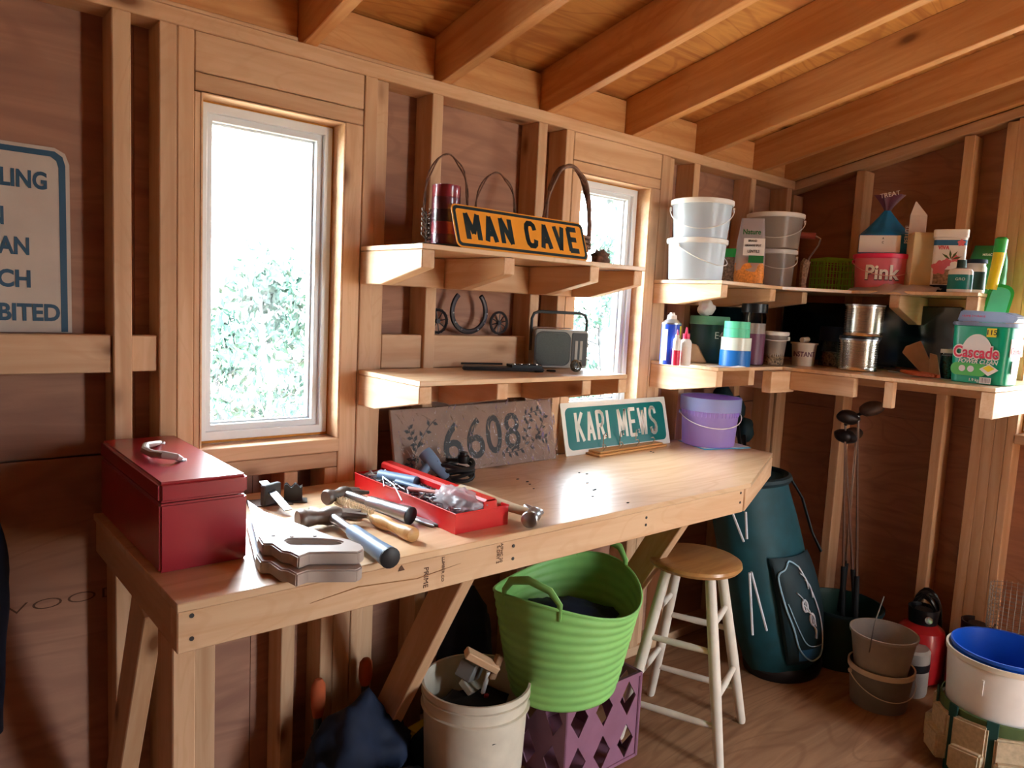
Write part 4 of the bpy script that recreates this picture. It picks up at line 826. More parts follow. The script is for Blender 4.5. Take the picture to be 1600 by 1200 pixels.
# ================================================================== UPPER CORNER SHELF
def on(px, py, z, w, Y=None, X=None):
    p = W(px, py, Y) if Y is not None else S(px, py, X); p.z = z; s = mpp(p); return p, w/2*s, s
ZU += .001
g = 'lidded white buckets on the upper corner shelf'
c, r, s = on(1088, 402, ZU, 88, Y=-.150); h = 60*s
pail('lidded_bucket', 'milky white lidded bucket at the left end of the upper corner shelf, under another', 'bucket', c, r*.92, r*1.0, h, 'milky', 'white', 'white', 'white', g, hang=.9, rz=facing(c)+.9, open_=False)
pail('lidded_bucket', 'milky white lidded bucket stacked on top at the left end of the shelf', 'bucket', (c.x+.014, c.y, c.z+h+.008), r*.92, r*1.03, 56*s, 'milky', 'white', 'white', 'white', g, hang=1.2, rz=facing(c)-.0, open_=False)
c, r, s = on(1212, 414, ZU, 56, Y=-.150); h = 56*s
pail('lidded_bucket', 'smaller frosted lidded bucket behind the seed bag, under a wider one', 'bucket', c, r*.9, r*1.02, h, 'milky_grey', 'white', 'white', 'white', g, hang=.9, rz=facing(c)+.2, open_=False)
pail('lidded_bucket', 'wide frosted lidded bucket stacked behind the seed bag', 'bucket', (c.x-.03, c.y-.0, c.z+h+.008), r*1.28, r*1.45, 50*s, 'milky_grey', 'white', 'white', 'white', g, hang=1.0, rz=facing(c), open_=False)
def card(t, txts, face_y, mat='ink', x0=0):
    for s, sz, x, z in txts: text('lettering', s, sz, mat, t, (x, face_y, z), rot=(pi/2, 0, 0), align='CENTER', sx=.85, off=sz*.02)
c, r, s = on(1172, 400, ZU, 44, Y=-.262); t = thing('seed_bag', 'clear bag half full of orange lentils with a green and white label', 'bag', c, facing(c)); w = 22*s; h = 100*s; d = .035
def bagfn(w, d, h, pinch=.25, seed=0, z0=0):
    def f(u, v):
        a = 2*pi*u; k = min(1, (1-v)/pinch) if v > 1-pinch else 1; k = max(.02, k); kk = .75+.25*k; rr = 1+.06*noise.noise(Vector((cos(a)*2, sin(a)*2, v*5+seed)))
        ca, sa = cos(a), sin(a); sg = lambda q: abs(q)**.6*(1 if q > 0 else -1)
        return (w*kk*sg(ca)*rr, d*k**.7*sg(sa)*rr, z0+h*v)
    return f
obj('film_bag', MB().grid(bagfn(w, d, h, .45, 1), 32, 14), 'bagfilm', t, smooth=True); obj('contents', MB().grid(bagfn(w*1.012, d*1.02, h*.40, .2, 1, .0005), 32, 8), 'lentil', t, smooth=True)
obj('label', MB().box(-w*.5, w*.92, -d-.008, -d-.006, h*.42, h*.68), 'label_white', t); obj('green_label', MB().box(-w*.1, w*.9, -d-.009, -d-.007, h*.31, h*.42), 'pot', t)
card(t, (('Nature', .026, -w*.0, h*.78),), -d*.62-.006, 'pot'); card(t, (('BRAND', .011, w*.1, h*.64), ('ORANGE SPLIT', .010, w*.15, h*.57), ('LENTILS', .014, w*.2, h*.48)), -d-.0095)
c, r, s = on(1143, 410, ZU, 24, Y=-.17); t = thing('shaker_jar', 'small brown jar with green cap between the bucket stacks', 'jar', c)
obj('body', MB().lathe([(0, 0), (r*1.3, 0), (r*1.3, 36*s), (r*1.1, 40*s), (0, 40*s)], 20), 'bristle', t, smooth=True); obj('cap', MB().lathe([(0, 40*s), (r*1.2, 40*s), (r*1.2, 53*s), (0, 53*s)], 20), 'brightgreen', t, smooth=True)
c, r, s = on(1258, 410, ZU, 20, Y=-.25); t = thing('paint_roller', 'paint roller frame with a wrapped handle standing on end', 'paint roller', c, facing(c))
obj('roller_sleeve', MB().tube([(-.008*0-20*s, 0, 84*s), (12*s, 0, 82*s)], 5*s, 12), 'redbrush', t, smooth=True); obj('wire', MB().tube([(12*s, 0, 82*s), (19*s, 0, 78*s), (17*s, 0, 68*s), (5*s, 0, 48*s), (2*s, 0, 30*s)], .0035, 6), 'galv', t, smooth=True)
obj('wrapped_handle', MB().tube([(0, 0, .001), (-1*s, 0, 8*s), (0, 0, 40*s), (3*s, 0, 45*s)], [8*s, 7*s, 10*s, 9*s], 10, flat=.7), 'bristle', t, smooth=True)
c, r, s = on(1300, 422, ZU, 20, Y=-.27); t = thing('mesh_basket', 'lime green slotted plastic basket on the upper corner shelf', 'basket', c, facing(c)+.55); w, d, h = .062, .062, 50*s
mb = MB()
for (ax, ay, bx, by) in ((-w, -d, w, -d), (w, -d, w, d), (w, d, -w, d), (-w, d, -w, -d)):
    for i in range(9):
        u = i/8; x = ax+(bx-ax)*u; y = ay+(by-ay)*u; mb.box(x-.0016, x+.0016, y-.0016, y+.0016, 0, h)
    for k in range(6):
        z = h*k/5; mb.box(min(ax, bx)-.002, max(ax, bx)+.002, min(ay, by)-.002, max(ay, by)+.002, z-.0015 if k else 0, z+.0015)
obj('slotted_sides', mb, 'meshgreen', t)['kind'] = 'stuff'
obj('floor', MB().box(-w, w, -d, d, 0, .002), 'meshgreen', t); obj('rim', MB().box(-w-.003, w+.003, -d-.003, -d+.002, h-.010, h+.002).box(-w-.003, w+.003, d-.002, d+.003, h-.010, h+.002).box(-w-.003, -w+.002, -d, d, h-.010, h+.002).box(w-.002, w+.003, -d, d, h-.010, h+.002), 'meshgreen', t)
c, r, s = on(1379, 405, ZU, 80, X=3.055); hp_ = 54*s
t = pail('pink_tub', 'pink tub with a hot pink lid and the word Pink, under the blue bag', 'tub', c, r*.9, r*1.0, hp_, 'pink', 'hotpink', 'hotpink', 'palepink', hang=.75, rz=facing(c)+.25, open_=False)
def wraptext(t, s, size, mat, R_, z, a0, sx=1, off=0, name='lettering', dr=.0006):
    """lettering bent round an upright cylinder of radius R_, centred on angle a0"""
    o = text(name, s, size, mat, t, sx=sx, off=off, align='CENTER'); me = o.data
    bm = bmesh.new(); bm.from_mesh(me); bmesh.ops.subdivide_edges(bm, edges=[e for e in bm.edges if e.calc_length() > size*.25], cuts=2); bm.to_mesh(me); bm.free()
    for v in me.vertices:
        a = a0+v.co.x/R_; rr = R_+dr+v.co.z; v.co = Vector((rr*cos(a), rr*sin(a), z+v.co.y))
    return o
wraptext(t, 'Pink', 30*s, 'label_white', r*.985, 27*s, -pi/2-.25, sx=.95, off=.002)
wraptext(t, 'Pink', 30*s, 'ink', r*.983, 26*s, -pi/2-.25, sx=.95, off=.003, dr=.0001)
obj('fruit_band', MB().lathe([(r*.905, .004), (r*.912, 14*s)], 40), 'ink', t, smooth=True)
c = Vector((c.x, c.y, c.z+hp_+.008)); t = thing('perlite_bag', 'blue bag of perlite with twisted printed top standing on the pink tub', 'bag', c, facing(c)); w = 36*s; d = .055; h = 60*s
obj('bag', MB().grid(lambda u, v: ((lambda p, k: (p[0]*k, p[1]*k, p[2]))(bagfn(w, d, h, .001, 4)(u, min(v, .55)/.55*.5), 1) if v <= .55 else (lambda a, k: (w*k*cos(a)*(1+.1*sin(9*a)), d*k*sin(a)*(1+.1*sin(7*a)), h*.5+(v-.55)/.45*h*.62))(2*pi*u, 1-.88*((v-.55)/.45)**.8)), 40, 20), 'blue_bag', t, smooth=True)
obj('white_label', MB().box(-w*.97, w*.62, -d-.006, -d-.003, .004, h*.46), 'label_white', t, .002); card(t, (('A', .012, -.005, h*.38), ('C', .012, -.005, h*.28)), -d-.0065)
text('lettering', 'PERLITE', .020, 'label_white', t, (w*.83, -d-.004, h*.48), rot=(pi/2, -pi/2, 0), align='CENTER')
obj('gathered_top', MB().grid(lambda u, v: (lambda a, k: (k*cos(a)*(1+.25*sin(6*a))*w+.004*v, k*sin(a)*.5*w*(1+.25*sin(5*a)), h*1.10+v*h*.42))(2*pi*u, .10+.42*v**1.3), 44, 8), 'purple', t, smooth=True)
text('lettering', 'TREAT', .024, 'label_white', t, (.004, -w*.34, h*1.50), rot=(pi/2, -.2, 0), align='CENTER')
c = H(1412, 345, ZU+.2); cc = S(1416, 420, 3.09); t = thing('milk_carton', 'white carton with a gabled top behind the blue bag', 'carton', (3.13, cc.y-.01, ZU), facing(cc)); s = mpp(t.location)
obj('body', MB().box(-.03, .03, -.03, .03, 0, 118*s), 'label_white', t, .002); obj('gable', MB().prism([(-.03, 118*s), (.03, 118*s), (-.012, 139*s), (-.016, 139*s)], -.03, .03, 'y'), 'label_white', t, .001)
c, r, s = on(1443, 395, ZU, 40, X=3.03); t = thing('paper_box', 'tall cream cardboard box standing beside the pink tub', 'box', c, facing(c)+.35); w = .042; obj('box', MB().box(-w*.95, w*.95, -.005, .075, .0005, 90*s), 'creambox', t, .002)
obj('lid_flap', MB().box(-w*.96, w*.96, -.006, .076, 90*s+.0002, 92*s), 'creambox', t, .001)
c, r, s = on(1482, 410, ZU, 50, X=3.07); t = thing('flower_food_tub', 'square white and floral tub of plant food with ribbed lid', 'tub', c, facing(c)); w = r*.95; h = 84*s
def sq(w, r_): return rrect(2*w, 2*w, r_)
obj('body', MB().prism(sq(w*.93, .012), .0005, h), 'label_white', t, .001, smooth=True); obj('lid', MB().prism(sq(w*1.0, .013), h+.0002, h+12*s), 'white', t, .002, smooth=True)
obj('blue_band', MB().prism(sq(w*.936, .0122), h-12*s, h-4*s), 'bluetrim', t); obj('dark_foot', MB().prism(sq(w*.936, .0122), .001, h*.14), 'navy', t); obj('straw_print', MB().box(-w*.8, w*.4, -w*.945, -w*.93, h*.15, h*.42), 'bristle', t)
rnd = random.Random(1)
for (x, z, q) in ((-.5, .45, .42), (-.1, .55, .25), (.35, .62, .22), (.6, .9, .2)): obj('flower_print', MB().prism([(x*w+q*w*cos(a)*(1+.18*sin(5*a)), z*h+q*w*sin(a)*(1+.18*sin(5*a))) for a in [i*2*pi/30 for i in range(30)]], -w*.948, -w*.93, 'y'), 'pink', t)
for a in (.3, 1.0, 1.7, 2.5): obj('leaf_print', MB().prism([(w*(.1+.02*cos(a)), h*.60), (w*(.1+.35*cos(a+.2)), h*.60+w*.35*sin(a+.2)), (w*(.1+.65*cos(a)), h*.60+w*.65*sin(a)), (w*(.1+.35*cos(a-.2)), h*.60+w*.35*sin(a-.2))], -w*.949, -w*.93, 'y'), 'olive', t)
card(t, (('VIVA', .020, -w*.35, h*.81),), -w*.95, 'cas_red')
c = H(1530, 452, ZU) ; c = S(1531, 445, 3.10); t = thing('soil_bag', 'dark green pouch standing at the back of the upper shelf end', 'bag', (3.16, c.y, ZU), facing(c)); s = mpp(t.location); w = 26*s; h = 76*s
obj('pouch', MB().grid(bagfn(w, .035, h, .3, 7), 30, 12), 'pot', t, smooth=True); card(t, (('MIRACLE', .012, 0, h*.80),), -.034, 'label_white')
def bottle(name, label, c, r, h, mat, capm, caph, group=None, sy=1, neck=.35, lab=None, rz=0, shoulder=.15):
    t = thing(name, label, 'bottle', c, rz, group)
    obj('body', MB().lathe([(0, 0), (r*.95, 0), (r, .003), (r, h*(1-shoulder)), (r*.85, h*(1-shoulder*.4)), (r*neck, h), (0, h)], 24, sy=sy), mat, t, smooth=True)
    obj('cap', MB().lathe([(0, h+.0002), (r*neck*1.15, h+.0002), (r*neck*1.1, h+caph), (0, h+caph)], 18, sy=1), capm, t, smooth=True)
    if lab: obj('label', MB().lathe([(r*1.012, h*.12), (r*1.012, h*.72)], 28, sy=sy, a0=-pi*.95, a1=-pi*.05), lab, t, smooth=True)
    return t
c, r, s = on(1501, 430, ZU, 34, X=2.975); t = bottle('plant_food_bottle', 'small white bottle with green label and dark spout, first on the shelf end', c, r, 38*s, 'white', 'tubgreen', 12*s, 'garden bottles on the shelf end', sy=.6, lab='sign_green', rz=facing(c)); wraptext(t, 'GRO', .014, 'label_white', r*.62, 20*s, -pi/2, dr=.002)
c, r, s = on(1524, 425, ZU, 30, X=3.04); bottle('plant_food_bottle', 'white bottle with dark blue top behind the green labelled one', c, r, 46*s, 'white', 'navy', 6*s, 'garden bottles on the shelf end', sy=.7, neck=.9, lab='tubgreen', rz=facing(c))
c = H(1375, 452, ZU); s = mpp(c)
def film(u, v):
    x = -.16+.32*u; y = -.05+.13*v; return (x, y+.01*sin(u*9), .004+abs(.022*noise.noise(Vector((x*16, y*22, 2))))+.016*sin(pi*u)*v*(1-v)*3-max(0, .25-v)*.09*(1 if y < 0 else 0))
o = obj('crumpled_film', MB().grid(film, 46, 22), 'bagfilm', None, smooth=True); o.location = (2.972, -.60, ZU+.003); o.rotation_euler = (0, 0, -pi/2+.02); tag(o, 'crumpled sheet of clear plastic lying over the edge of the upper shelf', 'plastic film')
# ================================================================== LOWER CORNER SHELF
ZL += .001
c, r, s = on(1048, 530, ZL, 30, Y=-.16); t = thing('spray_can', 'tall blue aerosol can with white nozzle at the left end of the lower shelf', 'spray can', c, facing(c))
obj('body', MB().lathe([(0, 0), (r, 0), (r, 62*s), (0, 62*s)], 28), 'blue_can', t, smooth=True); obj('shoulder', MB().lathe([(r*1.02, 62*s), (r*1.02, 64*s), (r*.5, 70*s), (0, 70*s)], 28), 'steel', t, smooth=True)
obj('nozzle', MB().lathe([(r*.5, 70*s), (r*.45, 76*s), (r*.28, 77*s), (r*.25, 80*s), (0, 80*s)], 18), 'white', t, smooth=True); obj('yellow_label', MB().lathe([(r*1.01, 34*s), (r*1.01, 60*s)], 12, a0=-.6, a1=0), 'yellow', t, smooth=True)
obj('white_print', MB().lathe([(r*1.008, 6*s), (r*1.008, 54*s)], 12, a0=-2.3, a1=-1.9), 'label_white', t, smooth=True)
c, r, s = on(1071, 545, ZL, 18, Y=-.225); t = bottle('glue_bottle', 'white glue bottle with a pointed pink tip beside the blue can', c, r, 42*s, 'white', 'hotpink', 8*s, 'small bottles before the dark tub', lab='label_white', neck=.55)
obj('tip', MB().lathe([(r*.3, 50*s), (r*.12, 60*s), (0, 60*s)], 12), 'hotpink', t, smooth=True)
c, r, s = on(1057, 545, ZL, 12, Y=-.215); t = bottle('glue_bottle', 'slim white bottle with a red lower half wedged behind the glue bottle', c, r, 44*s, 'white', 'white', 4*s, 'small bottles before the dark tub', neck=.45); obj('red_half', MB().lathe([(r*1.02, .002), (r*1.02, 24*s)], 20), 'cas_red', t, smooth=True); obj('tip', MB().lathe([(r*.3, 48*s), (r*.1, 56*s), (0, 56*s)], 10), 'hotpink', t, smooth=True)
c, r, s = on(1107, 530, ZL, 50, Y=-.105); t = thing('dark_tub', 'large dark green tub with a paler green lid on the lower shelf', 'tub', c, facing(c)); r = 29*s; h = 58*s
obj('body', MB().lathe([(0, 0), (r*.95, 0), (r, h), (0, h)], 36), 'tubgreen', t, smooth=True); obj('lid', MB().lathe([(r*1.02, h), (r*1.04, h+.002), (r*1.04, h+11*s), (r*1.0, h+13*s), (0, h+13*s)], 36), 'tubgreenlid', t, smooth=True)
wraptext(t, 'E4', 15*s, 'label_white', r*.99, h*.72, -pi/2+.55, dr=.0006)
th = h+13*s+.001; o = obj('paper_wad', blob(14*s, 12*s, 13*s, .3, 9, 3, 2.5, floor=-12*s), 'label_white', None); o.location = (c.x-12*s, c.y, c.z+th+11.5*s); tag(o, 'crumpled white paper bag sitting on the lid of the dark tub', 'paper bag')
c = H(1092, 567, ZL); t = thing('paper_pouch', 'small tan paper pouch leaning against the dark tub', 'pouch', c+Vector((.0, .005, 0)), facing(c)); s = mpp(c); obj('pouch', MB().prism([(-16*s, .001), (14*s, .001), (-2*s, 28*s), (-14*s, 30*s)], -.012, .012, 'y'), 'brownpaper', t, .004, seg=2, smooth=True)
c, r, s = spot(1147, 573, ZL, 48); zz = c.z
for nm, lab, m, hh, rr, dx in (('tape_roll', 'blue tape roll, bottom of the stack', 'blue_tape', 25*s, r, 0), ('tape_roll', 'clear pale tape roll in the middle of the stack', 'white_tape', 20*s, r*.97, .001), ('tape_roll', 'lower mint green tape roll of the stack', 'mint_tape', 14*s, r*.84, 0), ('tape_roll', 'topmost mint green tape roll of the stack', 'mint_tape', 11*s, r*.82, -.001)):
    t = thing(nm, lab+' on the lower shelf', 'tape', (c.x+dx, c.y, zz), 0, 'stacked tape rolls'); i_ = .62 if rr > r*.9 else .7
    obj('tape', MB().lathe([(rr*i_, 0), (rr, 0), (rr, hh-.0005), (rr*i_, hh-.0005)], 36), m, t, smooth=True); obj('core', MB().lathe([(rr*i_-.002, .0005), (rr*i_-.0002, .0005), (rr*i_-.0002, hh-.001), (rr*i_-.002, hh-.001)], 36), 'brownpaper', t, smooth=True); zz += hh+.0004
c = H(1160, 577, ZL); t = thing('tape_roll', 'flat blue and white roll lying before the stack of tapes', 'tape', c+Vector((.01, .012, 0)), 0, 'stacked tape rolls') if 0 else None
o = obj('paper_strip', MB().grid(lambda u, v: (-.075+.15*u, -.02+.04*v, .002+.002*sin(u*7)), 16, 4), 'label_white', None, solid=.001); o.location = H(1135, 574, ZL); o.location.z = ZL+.001; o.rotation_euler = (0, 0, -.25); tag(o, 'curled white paper strip lying before the tape rolls', 'paper')
c, r, s = spot(1177, 571, ZL, 38); c += Vector((.01, .02, 0)); t = thing('tall_jar', 'tall clear jar with a plum label and a black lid behind the tapes', 'jar', c, facing(c)); h = 82*s
obj('glass', MB().lathe([(0, 0), (r, 0), (r, h*.92), (r*.9, h)], 30), 'jarclear', t, smooth=True); obj('contents', MB().lathe([(0, .001), (r*.94, .001), (r*.94, h*.55), (0, h*.6)], 24), 'purple', t, smooth=True)
obj('label', MB().lathe([(r*1.01, h*.03), (r*1.01, h*.62)], 30, a0=-pi, a1=0), 'purple', t, smooth=True); obj('grey_label', MB().lathe([(r*1.015, h*.60), (r*1.015, h*.8)], 24, a0=-1.9, a1=-.3), 'labelx' if 0 else 'milky_grey', t, smooth=True); obj('lid', MB().lathe([(r*1.02, h), (r*1.05, h+.001), (r*1.05, h+14*s), (0, h+14*s)], 30), 'black', t, smooth=True)
c, r, s = spot(1207, 571, ZL, 38)
t = pail('nut_tub', 'frosted lidded tub half full of small screws beside the tall jar', 'tub', c, r*.78, r*1.0, 50*s, 'milky_grey', 'white', 'white', 'white', hang=.2, rz=facing(c)+.2, open_=False, rimh=.008); obj('screw_fill', MB().lathe([(r*.79, .001), (r*.9, 30*s)], 30), 'nuts', t, smooth=True)
c, r, s = spot(1254, 572, ZL, 38); t = pail('plaster_pot', 'small white pot of plaster with dark lettering, no lid', 'pot', c, r*.84, r*1.0, 36*s, 'cream', 'cream', None, None, rimh=.006, rz=facing(c)); wraptext(t, 'INSTANT', 11*s, 'purple', r*.92, 18*s, -pi/2, sx=.8, off=.0006); obj('contents', MB().lathe([(0, 33*s), (r*.95, 33*s)], 28), 'redbrush', t)
o = obj('foam_roller', MB().tube([(-9*s, 0, 0), (9*s, 0, .002)], 4*s, 14), 'cream', None, smooth=True); o.location = (c.x, c.y, c.z+36*s+4*s+.001); tag(o, 'small cream foam roller resting on the plaster pot', 'roller')
c, r, s = spot(1296, 573, ZL, 34); c += Vector((.03, .02, 0)); t = thing('nail_jar', 'clear plastic jar with a dark blue lid left of the steel cans', 'jar', c); h = 44*s
obj('glass', MB().lathe([(0, 0), (r*.9, 0), (r*.9, h*.9), (r*.8, h)], 28), 'jarclear', t, smooth=True); obj('contents', MB().lathe([(0, .001), (r*.8, .001), (r*.8, h*.5), (0, h*.5)], 24), 'nuts', t, smooth=True); obj('lid', MB().lathe([(r*1.0, h*.9), (r*1.0, h+16*s), (r*.95, h+18*s), (0, h+18*s)], 28), 'navy', t, smooth=True)
c, r, s = spot(1338, 580, ZL, 58); c += Vector((.0, .0, 0))
def can(label, c, r, h):
    t = thing('steel_can', label, 'can', c, 0, 'ribbed steel cans'); pr = [(0, 0), (r*.97, 0), (r*1.02, .002), (r, .004)]
    for i in range(11):
        z = .012+(h-.024)*i/11; dz = (h-.024)/11; pr += [(r*.955, z+dz*.2), (r*.955, z+dz*.4), (r, z+dz*.7), (r, z+dz*.9)]
    pr += [(r, h-.006)]; obj('ribbed_body', MB().lathe(pr, 40), 'tin', t, smooth=True, angle=25); obj('rim', MB().lathe([(r, h-.006), (r*1.03, h-.004), (r*1.03, h), (r*.98, h), (r*.98, h-.006)], 40), 'steel', t, smooth=True)
    obj('top', MB().lathe([(0, h-.005), (r*.98, h-.005)], 40), 'steel', t); return t
can('ribbed steel can at the bottom of the stack of two', c, r, 50*s); can('ribbed steel can on top of the stack of two', (c.x+.014, c.y-.004, c.z+50*s+.010), r, 50*s)
o = obj('lid_disc', MB().lathe([(0, 0), (r*1.05, 0), (r*1.05, .009), (0, .009)], 36), 'black', None, smooth=True); o.location = (c.x+.005, c.y, c.z+50*s+.0005); tag(o, 'black plastic lid between the two steel cans', 'lid')
a, b = S(1218, 560, 3.16), S(1478, 566, 3.16); t = thing('flat_screen', 'large blackened flat screen leaning at the back of the lower shelf', 'screen', (3.18, -.44, ZL), 0)
obj('panel', MB().box(-.012, .012, -.34, .40, .012, .262), 'darktop', t, .003); obj('foot', MB().box(-.035, .03, -.1, .12, 0, .011), 'black', t, .002)
t = thing('dark_tray', 'black tray standing upright against the window wall behind the jars', 'tray', (2.78, -.035, ZL), 0); obj('tray', MB().prism(shifted(rrect(.42, .225, .02), 0, .1125), -.006, .006, 'y'), 'darktop', t, .003)
# pliers, folded paper, jars, tubs at the right end
a, b = H(1382, 575, ZL+.012), H(1462, 588, ZL+.012); t = thing('pliers', 'pliers with orange handles lying on the edge of the lower shelf', 'pliers', (a.x, a.y, ZL)); L = Vector(t.location); b = b-L; a = a-L; d = b-a; n_ = Vector((-d.y, d.x, 0)).normalized()
for s_ in (-1, 1):
    obj('handle', MB().tube([a+d*.38+n_*.004*s_, a+d*.55+n_*.013*s_, a+d*.8+n_*.015*s_, b+n_*.010*s_], [.006, .0085, .0085, .006], 10), 'orange', t, smooth=True); obj('jaw', MB().tube([a+d*.38-n_*.004*s_, a+d*.15+n_*.006*s_, a+n_*.002*s_], [.007, .006, .003], 8), 'rust', t, smooth=True)
o = obj('white_note', MB().box(-.07, .07, -.03, .03, 0, .003), 'label_white', None); o.location = S(1420, 572, 3.02); o.location.z = ZL+.0005; o.rotation_euler = (0, 0, -1.2); tag(o, 'folded white paper lying behind the pliers', 'paper')
a, r, s = on(1452, 560, ZL, 40, X=2.90); t = thing('paper_bundle', 'folded brown paper bundle leaning left over the pliers', 'paper', a, facing(a))
obj('fold', MB().prism([(-4*s, .002), (14*s, .002), (-14*s, 56*s), (-34*s, 46*s), (-38*s, 36*s)], -.02, .02, 'y'), 'brownpaper', t, .002); obj('fold', MB().prism([(2*s, .002), (18*s, .002), (10*s, 36*s), (0, 38*s)], -.035, -.021, 'y'), 'brownpaper', t, .002)
c, r, s = spot(1478, 592, ZL, 22); t = thing('bead_jar', 'small glass jar of teal beads with a pale lid beside the green tub', 'jar', c); h = 40*s
obj('glass', MB().lathe([(0, 0), (r, 0), (r, h), (r*.85, h+.003)], 24), 'jarclear', t, smooth=True); obj('beads', MB().lathe([(0, .001), (r*.93, .001), (r*.93, h*.9), (0, h*.9)], 20), 'beads', t, smooth=True); obj('lid', MB().lathe([(r, h), (r*1.05, h), (r*1.05, h+6*s), (0, h+6*s)], 24), 'cream', t, smooth=True)
c = S(1500, 560, 3.0); t = bottle('white_cap_bottle', 'pale bottle with a round white cap behind the teal tub', (c.x, c.y, ZL), .018, .165, 'milky', 'white', .022, neck=.75)
def podtub(label, c, rz, w, d, h, group):
    t = thing('detergent_tub', label, 'tub', c, rz, group); r_ = .03
    mb = MB(); n = 40; vs = []
    pa = rrect(2*w*.93, 2*d*.93, r_); pb = rrect(2*w, 2*d, r_); m = len(pa); mb.add([(p[0], p[1], 0) for p in pa]+[(p[0], p[1], h) for p in pb], [tuple(range(m))[::-1], tuple(range(m, 2*m))]+[(i, (i+1) % m, m+(i+1) % m, m+i) for i in range(m)])
    obj('body', mb, 'cas_teal', t, .002, smooth=True); obj('lid', MB().prism(rrect(2*w+.008, 2*d+.008, r_), h+.0003, h+.013), 'greylid', t, .003, seg=2, smooth=True)
    y = -d-.0035
    def tilt(o): o.rotation_euler = (pi/2, 0, 0); return o
    obj('arch', MB().prism([(w*.52*cos(a)-.0*w, h*.52+h*.34*sin(a)) for a in [pi*i/20 for i in range(21)]], y, y+.003, 'y'), 'label_white', t)
    text('brand', 'Cascade', .1, 'label_white', t, (-.0, y-.0002, h*.545), rot=(pi/2, 0, 0), off=.010, fit=(w*1.62, h*.25)); text('brand', 'Cascade', .1, 'cas_red', t, (-.0, y-.0012, h*.545), rot=(pi/2, 0, 0), off=.002, fit=(w*1.55, h*.205))
    text('brand', 'POWER CLEAN', .1, 'label_white', t, (w*.1, y-.0002, h*.385), rot=(pi/2, 0, 0), off=.001, shear=.25, fit=(w*1.35, h*.075))
    obj('lime_patch', MB().prism(shifted(rrect(w*1.25, h*.22, h*.1), -w*.2, h*.24), y, y+.003, 'y'), 'cas_lime', t); obj('pod', MB().prism([(w*.18, h*.26), (w*.5, h*.15), (w*.82, h*.26), (w*.5, h*.36)], y-.003, y+.001, 'y'), 'label_white', t, .001); obj('pod_fill', MB().prism([(w*.30, h*.28), (w*.5, h*.22), (w*.70, h*.28), (w*.5, h*.34)], y-.0036, y-.0031, 'y'), 'yellow', t)
    for q in (-.42, -.12): obj('round_badge', MB().prism([(w*q+h*.055*cos(a), h*.25+h*.055*sin(a)) for a in [i*2*pi/16 for i in range(16)]], y-.0008, y+.001, 'y'), 'label_white', t)
    obj('yellow_tag', MB().box(w*.30, w*.62, y-.0012, y, h*.82, h*.97), 'yellow', t); text('count', '115', h*.12, 'ink', t, (w*.46, y-.0015, h*.895), rot=(pi/2, 0, 0), align='CENTER', off=.0003)
    obj('barcode_plate', MB().box(w*.22, w*.60, y-.0006, y+.001, h*.015, h*.12), 'label_white', t)
    for k in range(9): obj('bar', MB().box(w*(.25+.037*k), w*(.25+.037*k)+.0006+.0006*(k % 3), y-.0009, y-.0006, h*.03, h*.11), 'ink', t)
    text('small_print', '1.9 kg', h*.07, 'label_white', t, (w*.02, y-.0002, h*.06), rot=(pi/2, 0, 0), align='CENTER')
    text('side_brand', 'Cascade', .1, 'cas_red', t, (w+.0022, .0, h*.60), rot=(pi/2, 0, pi/2), fit=(d*1.2, h*.12)); obj('side_label', MB().box(w-.001, w+.0016, -d*.66, d*.66, h*.50, h*.80), 'label_white', t); obj('side_label', MB().box(w-.001, w+.0006, -d*.3, d*.3, h*.2, h*.42), 'label_white', t)
    return t
a, b = H(1484, 594, ZL), H(1560, 604, ZL); a.x = max(a.x, 2.73); s = mpp(a); dv = b-a
c, r, s = on(1540, 555, ZL, 80, X=2.875); w = 42*s; TRZ = facing(c)-.42; podtub('large teal tub of dishwasher pods reading Cascade at the right end', (c.x, c.y, ZL), TRZ, w, .066, 88*s, None)
t = thing('lid_tray', 'smoky grey plastic tray lying on the teal tub', 'tray', (c.x+.0, c.y, ZL+88*s+.0145), TRZ); obj('tray', MB().prism([(-.085, .0), (.095, .0), (.105, .018), (.06, .034), (-.075, .038)], -.045, .045, 'y'), 'greylid', t, .004, seg=2, smooth=True); text('lettering', 'HOME STORAGE', .010, 'cas_red', t, (-.03, -.0465, .018), rot=(pi/2, 0, 0), align='CENTER')
c = S(1530, 500, 3.0); t = thing('scrub_brush', 'green edged scrub brush with white face and yellow handle behind the teal tub', 'brush', (3.02, c.y+.0, ZL), facing(c)); h_ = S(1545, 420, 3.02); s = mpp(t.location); q = Matrix.Rotation(.16, 4, 'Y')
o = obj('back', MB().prism(shifted(rrect(34*s, 150*s, 14*s), 0, 75*s), -.006, .008, 'y'), 'brightgreen', t, .003, seg=2, smooth=True); o.matrix_local = q; o = obj('face', MB().prism(shifted(rrect(26*s, 140*s, 11*s), 0, 75*s), -.0085, -.0065, 'y'), 'mint_tape', t, .001); o.matrix_local = q
obj('handle', MB().tube([(.020, 0, 140*s), (.024, 0, 160*s), (.030, 0, 185*s), (.033, 0, 212*s)], [8*s, 7.5*s, 8*s, 8.5*s], 12), 'yellow', t, smooth=True); obj('handle_tip', MB().tube([(.0315, 0, 196*s), (.0335, 0, 216*s), (.0338, 0, 219*s)], [8.6*s, 8.9*s, 6*s], 12), 'brightgreen', t, smooth=True)
c = S(1555, 480, 3.12); o = obj('wooden_dowel', MB().lathe([(0, 0), (.017, 0), (.017, .30), (.015, .303), (0, .303)], 24), 'handlewood', None, smooth=True); o.location = (3.13, c.y, ZL); tag(o, 'thick pale wooden dowel standing at the right end of the shelf', 'dowel')
